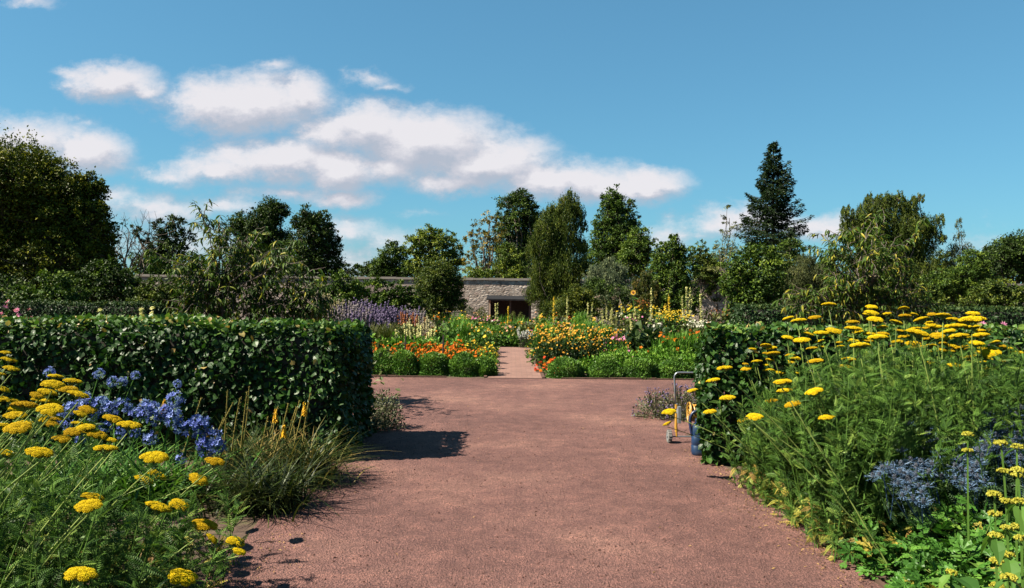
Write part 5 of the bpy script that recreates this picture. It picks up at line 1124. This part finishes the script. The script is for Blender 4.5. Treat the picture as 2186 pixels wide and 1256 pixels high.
for (x, y), n, L, txt, spikes in KN:
    o = np.array([x, y, 0]); root = thing('poker_plant', txt, 'flower', o, 'grassy poker plants'); g = Geo(); a = rng.random(n) * 6.283; rad = np.abs(rng.normal(size=n)) * .45
    bp = o + np.stack([rng.normal(size=n) * .14, rng.normal(size=n) * .14, 0 * a], 1); ln = L * rng.uniform(.5, 1.15, n)
    for t, sl in ((blade(.011, .55, 6), slice(0, n // 2)), (blade(.008, 1.0, 7), slice(n // 2, n))):
        aa, rr, ll = a[sl], rad[sl], ln[sl]
        g.inst(t, bp[sl], frames(np.stack([np.cos(aa) * rr + .1, np.sin(aa) * rr, np.ones(len(aa))], 1), np.stack([-np.cos(aa), -np.sin(aa), 0 * aa + .02], 1)), np.stack([ll * 0 + .6, ll, ll], 1), np.clip(rng.random(len(aa)) ** 1.3 + (.1 if spikes else -.15), 0, 1))
    obj('foliage', g, M_KLEAF, root, o)
    for px, py, d, kind in spikes:
        t = at(px, py, d); b = np.array([t[0] - .12 + rng.normal() * .05, t[1], 0]); p = curve(b, t, .01); s = Geo(); s.tube(p, np.linspace(.007, .005, 9), 5, .5)
        m = 90; u = rng.uniform(.55, 1.0, m); q = np.stack([np.interp(u, np.linspace(0, 1, 9), p[:, j]) for j in range(3)], 1)
        if not kind: s.inst(L4N, q, frames(rdir(m) + [0, 0, .8], rdir(m)), rng.uniform(.010, .022, m), rng.random(m))
        st = obj('stem', s, M_SPENT, root, b)
        if kind:
            f = Geo(); m = 70; u = rng.random(m); q = t + np.stack([0 * u, 0 * u, -.10 * u], 1); aa = rng.random(m) * 6.283
            f.inst(leaf4(.22, .2, 0), q, frames(np.stack([np.cos(aa), np.sin(aa), -.9 + 0 * aa], 1), rdir(m)), .020 + .022 * u, rng.random(m)); obj('flower_spike', f, M_POKER, st, t)

# ------------------------------------------------------------------ sea holly
M_ERY = leaf_mat('sea_holly_bract', [(0, (.006, .014, .030)), (.5, (.022, .046, .088)), (1, (.105, .170, .27))], .45, .1, .5); M_CONE = leaf_mat('sea_holly_cone', [(0, (.03, .035, .05)), (1, (.10, .11, .13))], .7, 0, .2)
M_ERL = leaf_mat('sea_holly_leaf', [(0, (.012, .03, .012)), (.6, (.035, .07, .026)), (1, (.09, .14, .06))], .5, .2, .4)
def thistle(seed):
    r = np.random.default_rng(seed); g = Geo(); n = 12; a = np.arange(n) / n * 6.283 + r.normal(size=n) * .1
    up = r.uniform(-.05, .75, n); d = np.stack([np.cos(a), np.sin(a), up], 1); L = r.uniform(.75, 1.15, n)
    g.inst(leaf4(.036, .02, -.10), np.zeros((n, 3)), frames(d, np.repeat([[0, 0, 1.0]], n, 0)), L, r.random(n), 0)
    for s_ in (.45, .72):  # side spines
        for sg in (-1, 1):
            sd = np.cross(d, [0, 0, 1.0]) * sg; g.inst(leaf4(.10, .02, 0), d / np.linalg.norm(d, axis=1)[:, None] * (L * s_)[:, None], frames(unit(d) * .75 + unit(sd) * .7, np.repeat([[0, 0, 1.0]], n, 0)), L * .26, r.random(n), 0)
    m = 90; z = r.random(m); aa = r.random(m) * 6.283; R = .20 * np.sqrt(1 - (z * .92) ** 2)
    g.inst(octa(1, 1.6), np.stack([np.cos(aa) * R, np.sin(aa) * R, z * .52], 1), frames(np.stack([np.cos(aa), np.sin(aa), 0 * aa], 1), np.stack([np.cos(aa), np.sin(aa), z], 1)), .045, r.random(m), 1)
    return mesh_of('flower_head', g, [M_ERY, M_CONE])
TH = [thistle(70 + s) for s in range(6)]
def sea_holly(label, pts, rs, base):
    pts = list(pts) + [tuple(np.array(q) + rng.normal(size=3) * [.06, .10, .05]) for q in pts[::3]]
    o = np.array([*base, 0.0]); root = thing('sea_holly_plant', label, 'flower', o, 'blue sea hollies'); g = Geo(); stems = []
    for i, (x, y, z) in enumerate(pts):
        if i % 3 == 0: 
            b = o + np.array([rng.normal() * .12, rng.normal() * .12, 0]); mid = np.array([x, y, z]) * [.8, .8, .55] + b * [.2, .2, 0]
        s = Geo(); s.tube([b, mid, (x, y, z)] if i % 3 == 0 else [mid, (mid + [x, y, z]) / 2 + [0, 0, -.01], (x, y, z)], [.004, .0035, .0028], 5, .5)
        st = obj('stem', s, M_ERL if i % 3 == 0 else M_ERY, root, b if i % 3 == 0 else mid); shared('flower_head', TH[rng.integers(0, 6)], st, (x, y, z), unit(np.array([x, y, z]) - mid + [-.1, -.1, .25]), rs * rng.uniform(.75, 1.2))
        m = 7; t = rng.random(m)[:, None]; q = mid + (np.array([x, y, z]) - mid) * t * .8; fern_leaves(g, q, rdir(m) * [1, 1, .3], rng.uniform(.03, .06, m), rng.uniform(.3, 1, m), .2, FERN2)
    n = 260; q = o + np.stack([rng.normal(size=n) * .22, rng.normal(size=n) * .22, rng.random(n) * .55], 1); fern_leaves(g, q, rdir(n) * [1, 1, .3], rng.uniform(.06, .12, n), rng.random(n) * .7, .3, FERN2)
    obj('foliage', g, M_ERL, root, o)
zz = lambda lst, d0, d1: [tuple(at(1786 + x / 3.5275, 900 + y / 3.5275, d0 + (d1 - d0) * (1 - y / 620.0))) for x, y in lst]
sea_holly('blue sea holly lowest and farthest left, against the yarrow foliage', zz([(280, 420), (350, 370), (440, 430), (500, 390), (470, 470), (540, 440), (600, 410), (530, 520), (620, 490), (690, 490), (580, 590), (660, 610), (700, 390), (720, 330), (640, 320), (560, 300), (490, 330), (600, 350), (560, 470), (640, 540), (500, 560), (420, 380)], 4.5, 5.0), .056, (2.75, 4.75))
sea_holly('blue sea holly of few tall heads between yarrow and the other thistles', zz([(680, 100), (750, 55), (860, 60), (660, 190), (700, 180), (870, 170), (800, 235), (900, 130), (830, 280), (740, 260), (950, 200), (760, 160)], 4.9, 5.3), .056, (3.0, 5.1))
sea_holly('blue sea holly in the middle behind pale yellow whorled flowers', zz([(960, 220), (1010, 260), (1000, 330), (940, 370), (1040, 350), (1080, 320), (980, 420), (950, 480), (1060, 430), (1100, 270), (1090, 380), (1020, 390), (900, 350), (1110, 460), (1000, 500), (930, 290)], 4.5, 4.9), .056, (3.0, 4.75))
sea_holly('blue sea holly at the right picture edge, densest mass of thistles', zz([(1090, 60), (1130, 100), (1140, 20), (1180, 60), (1230, 20), (1100, 130), (1160, 150), (1210, 110), (1250, 80), (1290, 50), (1340, 30), (1300, 110), (1370, 90), (1400, 150), (1330, 170), (1150, 220), (1200, 190), (1300, 230), (1250, 270), (1370, 230), (1320, 320), (1390, 280), (1170, -40), (1260, -50), (1350, -40), (1400, 30), (1300, -80), (1390, -90), (1200, 10), (1060, 190), (1130, 180)], 4.6, 5.2), .058, (3.4, 4.95))

# ------------------------------------------------------------------ yellow whorled phlomis and the leafy plants at the right edge
M_PHL = pm('phlomis', (.16, .15, .012), (.23, .215, .022), (.30, .28, .04)); M_PHLL = leaf_mat('phlomis_leaf', [(0, (.025, .065, .012)), (.5, (.055, .12, .02)), (.9, (.10, .17, .03)), (1, (.22, .19, .03))], .55, .3, .3)
BIGLEAF = leaf8(.27, .06, .45)
def phlomis(label, x, y, h, whorls, lean=.0):
    o = np.array([x, y, 0.0]); root = thing('phlomis_plant', label, 'flower', o, 'whorled yellow flowers at the right edge'); s = Geo(); tip = o + [lean, 0, h]; p = curve(o, tip, .01); s.tube(p, np.linspace(.008, .005, 9), 4, .6); st = obj('stem', s, M_PHLL, root, o); g = Geo()
    for t in whorls:
        c = np.array([np.interp(t, np.linspace(0, 1, 9), p[:, j]) for j in range(3)]); f = Geo(); m = 60; a = rng.random(m) * 6.283; u = rng.random(m); R = .026 * np.sqrt(u)
        f.inst(leaf4(.32, .25, .1), c + np.stack([np.cos(a) * R * .7, np.sin(a) * R * .7, rng.uniform(-.006, .010, m)], 1), frames(np.stack([np.cos(a), np.sin(a), rng.uniform(.05, 1.0, m)], 1), rdir(m)), rng.uniform(.008, .014, m), rng.random(m)); f.inst(OCT, c + np.stack([np.cos(a) * R, np.sin(a) * R, .018 * np.sqrt(1 - u * .95) - .006], 1), frames(rdir(m), rdir(m)), .0068, rng.random(m)); obj('flower_whorl', f, M_PHL, st, c)
        if rng.random() > .4: continue
        k = 2; a = rng.random() * 6.283 + np.arange(k) * math.pi; g.inst(BIGLEAF, np.repeat(c[None] - [0, 0, .008], k, 0), frames(np.stack([np.cos(a), np.sin(a), -.55 + 0 * a], 1), np.repeat([[0, 0, 1.0]], k, 0)), (.10 if t > .75 else .15) * rng.uniform(.7, 1.1, k), rng.uniform(.2, 1, k))
    n = 8; a = rng.random(n) * 6.283; g.inst(BIGLEAF, o + np.stack([0 * a, 0 * a, rng.uniform(.02, .3, n)], 1), frames(np.stack([np.cos(a), np.sin(a), .3 + 0 * a], 1), np.repeat([[0, 0, 1.0]], n, 0)), rng.uniform(.12, .2, n), rng.random(n) * .8)
    obj('leaves', g, M_PHLL, root, o)
for px, pytop, d, wh, txt in [(2141, 942, 3.55, (.99, .87, .74, .62, .5), 'tallest yellow whorled stem with a big hanging green leaf'), (2070, 924, 4.2, (.99, .9), 'thin yellow whorled stem among the blue thistles, upper left one'), (2176, 950, 3.8, (.99, .85, .72, .6), 'yellow whorled stem cut by the picture edge'), (2128, 1052, 3.2, (.99, .9, .8, .68, .56), 'yellow whorled stem in front of the tallest one'),
                              (2160, 1230, 2.85, (.99, .7), 'lowest yellow whorled stem at the bottom right'), (2178, 1000, 3.3, (.99, .86, .7), 'yellow whorled stem behind the front one at the right edge'), (2035, 1222, 3.75, (.99, .6), 'stunted yellow whorled stem on the path edge')]:
    p = at(px, pytop, d); phlomis(txt, p[0] + .01, p[1], max(.15, p[2]), wh, -.02)
def lobed(n=5, deep=.55):
    v, f = [(0, 0, 0)], []
    for k in range(n):
        a = math.pi / 2 + (k - (n - 1) / 2) * .72; L = 1 - .10 * abs(k - (n - 1) / 2); d = np.array([math.cos(a), math.sin(a)]); q = np.array([-d[1], d[0]]); b = len(v)
        pts = [d * .30 * L + q * .07, d * .5 * L + q * .17, d * .62 * L + q * .13, d * .72 * L + q * .19, d * .85 * L + q * .08, d * L, d * .85 * L - q * .08, d * .72 * L - q * .19, d * .62 * L - q * .13, d * .5 * L - q * .17, d * .30 * L - q * .07]
        v += [(x, y, -.10 * (x * x + y * y) + .05 * (i % 2)) for i, (x, y) in enumerate(pts)]; c = len(v); v.append((d[0] * .6 * L, d[1] * .6 * L, -.07))
        ids = [0] + list(range(b, b + 11)); f += [(ids[i], ids[(i + 1) % 12], c) for i in range(12)]
    return (np.array(v, float), f)
LOBE = lobed(); M_GER = leaf_mat('cranesbill_leaf', [(0, (.016, .05, .008)), (.5, (.042, .115, .016)), (.9, (.09, .19, .03)), (1, (.22, .18, .03))], .45, .3, .45)
for label, cx, cy, r, h, n in [('lobed green leaves spilling onto the path edge below the sea holly', 2.30, 4.72, .30, .26, 220), ('lobed green leafy plant under the middle sea holly', 2.62, 4.55, .34, .46, 260), ('lobed green leafy plant at the bottom right corner', 2.42, 4.22, .36, .30, 280), ('lobed green leafy plant beneath the whorled yellow stems', 2.80, 4.35, .34, .46, 240)]:
    o = np.array([cx, cy, 0.0]); root = thing('cranesbill_plant', label, 'plant', o, 'lobed leafy plants at the right edge'); g = Geo(); d = rdir(n); d[:, 2] = np.abs(d[:, 2]); rr = rng.random(n) ** .4; q = o + d * [r, r, h] * rr[:, None]; q[:, 2] = np.maximum(q[:, 2], .03)
    g.inst(LOBE, q, frames(d * [1, 1, .3] + rng.normal(size=(n, 3)) * .3, rng.normal(size=(n, 3)) * .35 + [-.1, -.15, 1.0]), rng.uniform(.045, .10, n), np.clip(.45 + .22 * rng.normal(size=n) + (rng.random(n) < .04) * .6, 0, 1)); obj('leaves', g, M_GER, root, o)
    s = Geo()
    for k in range(0, n, 4): s.tube([o + rdir(1)[0] * [.03, .03, 0], (o + q[k]) / 2 + [0, 0, .02], q[k]], [.003, .0025, .002], 3, .5, cap=False)
    obj('stems', s, M_YSTEM, root, o)

# ------------------------------------------------------------------ catmint and grey shrub at the hedge ends
bed_plant('santolina_shrub', 'small grey green shrub behind the shaded end of the left hedge', 0, 9.55, .46, .26, 'grey', None, nl=1500, ls=.035, x=-1.52, cat='shrub')
bed_plant('santolina_shrub', 'low grey green tuft between the small grey shrub and the left hedge', 0, 9.3, .28, .2, 'grey', None, nl=700, ls=.03, x=-1.60, cat='shrub')
bed_plant('rose_plant', 'loose leafy shrub just behind the end of the left hedge, shadow on the gravel', 0, 10.6, 1.12, .5, 'dull', None, 'tall', nl=170, ls=.085, x=-1.98, cat='shrub')
for i, (x, y, h, r) in enumerate([(1.92, 10.6, .40, .30), (2.22, 10.5, .46, .30), (2.5, 10.7, .46, .32)]):
    bed_plant('catmint_plant', f'grey green catmint with misty blue flowers behind the hose cart, {["left", "middle", "right"][i]} one', 0, y, h, r, 'grey', P_PURPLE, 'mound', nf=90, fs=.014, nl=900, ls=.032, x=x, flowers='ball')

# ------------------------------------------------------------------ hose cart and blue watering can at the right hedge end
M_TUBE = plain_mat('grey_tube', (.20, .22, .25), .35, .6, scale=30); M_YPL = plain_mat('yellow_plastic', (.26, .135, .012), .45, vary=.15, scale=12, grime=(.12, .07, .02)); M_GPL = plain_mat('grey_plastic', (.13, .14, .15), .5, scale=15); M_TYRE = plain_mat('grey_rubber', (.11, .105, .10), .85, scale=40, bump=.3); M_BLUE = plain_mat('blue_plastic', (.004, .022, .062), .42, vary=.4, scale=9, spec=.5, grime=(.035, .045, .06)); M_NAVY = plain_mat('navy_plastic', (.008, .016, .05), .4, vary=.3)
cx, cy = 1.80, 8.78; W_ = .36
root = thing('hose_cart', 'yellow and grey wheeled hose cart with tall grey tube handle at the right hedge end', 'hose cart', (cx, cy, 0))
def wheel(x):
    a = np.linspace(0, 6.283, 29)[:-1]; g = Geo(); R, w_ = .072, .045; prof = [(.045, -w_ / 2), (R - .008, -w_ / 2), (R, -w_ / 2 + .008), (R, w_ / 2 - .008), (R - .008, w_ / 2), (.045, w_ / 2)]; n = 28
    V = [(x + b, cy + r * math.cos(t), R + r * math.sin(t)) for r, b in prof for t in a]; g.add(V, [(i * n + j, i * n + (j + 1) % n, ((i + 1) % 6) * n + (j + 1) % n, ((i + 1) % 6) * n + j) for i in range(6) for j in range(n)])
    for t in a[::2]:
        m_ = Matrix.Translation((x, cy, R)) @ Matrix.Rotation(t, 4, 'X'); g.box((-w_ / 2 + .004, -.006, R - .004), (w_ / 2 - .004, .006, R + .006), mtx=m_)
    wh = obj('wheel', g, M_TYRE, root, (x, cy, R)); g = Geo()
    V = [(x + b, cy + r * math.cos(t), R + r * math.sin(t)) for r, b in ((.046, -.02), (.046, .02)) for t in a]; g.add(V, [tuple(range(n))[::-1], tuple(range(n, 2 * n))] + [(j, (j + 1) % n, n + (j + 1) % n, n + j) for j in range(n)]); g.tube([(x - .03, cy, R), (x + .03, cy, R)], .014, 10); obj('hub', g, M_GPL, wh, (x, cy, R))
wheel(cx - .05); wheel(cx + W_ + .06)
g = Geo(); g.tube([(cx - .02, cy, .072), (cx + W_ + .05, cy, .072)], .008, 8); obj('axle', g, M_TUBE, root, (cx, cy, .072))
for x in (cx + .03, cx + W_):
    g = Geo(); g.tube([(x, cy + .01, .12), (x - .004, cy + .02, .18), (x + .002, cy + .04, .32)], [.017, .016, .014], 10); g.tube([(x, cy, .072), (x, cy + .008, .13)], [.010, .012], 8); obj('frame', g, M_YPL, root, (x, cy, .07))
    g = Geo(); g.box((x + .012, cy - .02, .22), (x + .045, cy + .07, .40)); g.tube([(x + .018, cy + .045, .33), (x + .012, cy + .05, .43)], [.017, .015], 10); obj('bracket', g, M_GPL, root, (x, cy, .3))
    g = Geo(); g.tube([(x + .006, cy + .05, .37), (x + .006, cy + .05, .42)], .018, 10); obj('clip', g, M_YPL, root, (x, cy, .4))
g = Geo(); a = np.linspace(0, math.pi / 2, 6); r = .05; xl, xr, zt = cx + .03, cx + W_, .77
pts = [(xl, cy + .05, .40), (xl - .012, cy + .06, .60)] + [(xl - .015 + r - r * math.cos(t), cy + .07, zt - r + r * math.sin(t)) for t in a] + [(xr + .015 - r + r * math.sin(t), cy + .07, zt - r + r * math.cos(t)) for t in a] + [(xr + .012, cy + .06, .60), (xr, cy + .05, .40)]
g.tube(pts, .0105, 10); obj('handle', g, M_TUBE, root, (cx, cy, .6), smooth=True)
n = 28; a = np.linspace(0, 6.283, n + 1)[:-1]
g = Geo(); hc = np.array([cx + .30, cy + .10, .32]); 
for xo in (-.11, .11):
    for r in (.115, .08, .04): g.tube([(hc[0] + xo, hc[1] + r * math.cos(t), hc[2] + r * math.sin(t)) for t in np.linspace(0, 6.283, 29)], .009, 6)
    for t in a[::7]: g.tube([(hc[0] + xo, hc[1], hc[2]), (hc[0] + xo, hc[1] + .115 * math.cos(t), hc[2] + .115 * math.sin(t))], .008, 6)
reel = obj('reel', g, M_YPL, root, hc); g = Geo()
for k in range(8):
    g.tube([(hc[0] - .09 + k * .026, hc[1] + .085 * math.cos(t), hc[2] + .085 * math.sin(t)) for t in np.linspace(0, 6.283, 29)], .0125, 7)
obj('hose', g, M_YPL, reel, hc)
# can
bx, by = 1.935, 8.12; root = thing('watering_can', 'blue plastic can with dark blue looped handle standing before the hose cart', 'watering can', (bx, by, 0)); n = 36
a = np.linspace(0, 6.283, n + 1)[:-1]; sx, sy = .090, .072
prof = [(.0, .0), (.85, .0), (.97, .012), (1.0, .04), (1.0, .098), (.965, .102), (.965, .112), (1.0, .116), (.99, .20), (.95, .205), (.95, .215), (.98, .22), (.95, .285), (.84, .315), (.60, .328)]
def lathe(g, prof, cx, cy, sx, sy, z0=0):
    V = [(cx + sx * r * math.copysign(abs(math.cos(t)) ** .7, math.cos(t)), cy + sy * r * math.copysign(abs(math.sin(t)) ** .7, math.sin(t)), z0 + z) for r, z in prof for t in a]
    g.add(V, [(i * n + j, i * n + (j + 1) % n, (i + 1) * n + (j + 1) % n, (i + 1) * n + j) for i in range(len(prof) - 1) for j in range(n)])
g = Geo(); lathe(g, prof, bx, by, sx, sy); obj('body', g, M_BLUE, root, (bx, by, 0), smooth=True)
g = Geo(); lathe(g, [(.60, .328), (.66, .33), (.66, .36), (.58, .372), (0, .374)], bx, by, sx, sy); obj('collar', g, M_NAVY, root, (bx, by, .33))
g = Geo(); t = np.linspace(0, 1, 16); g.tube(np.stack([bx - .085 - .045 * np.sin(t * 2.6) + .13 * t ** 2.2 * .9, by - .01 + 0 * t, .20 + .25 * np.sin(t * 1.75)], 1), .0155, 10); obj('handle', g, M_NAVY, root, (bx, by, .3), smooth=True)
g = Geo(); g.tube([(bx + .06, by, .10), (bx + .16, by, .26), (bx + .22, by, .36)], [.022, .015, .012], 10); obj('spout', g, M_BLUE, root, (bx + .08, by, .12))
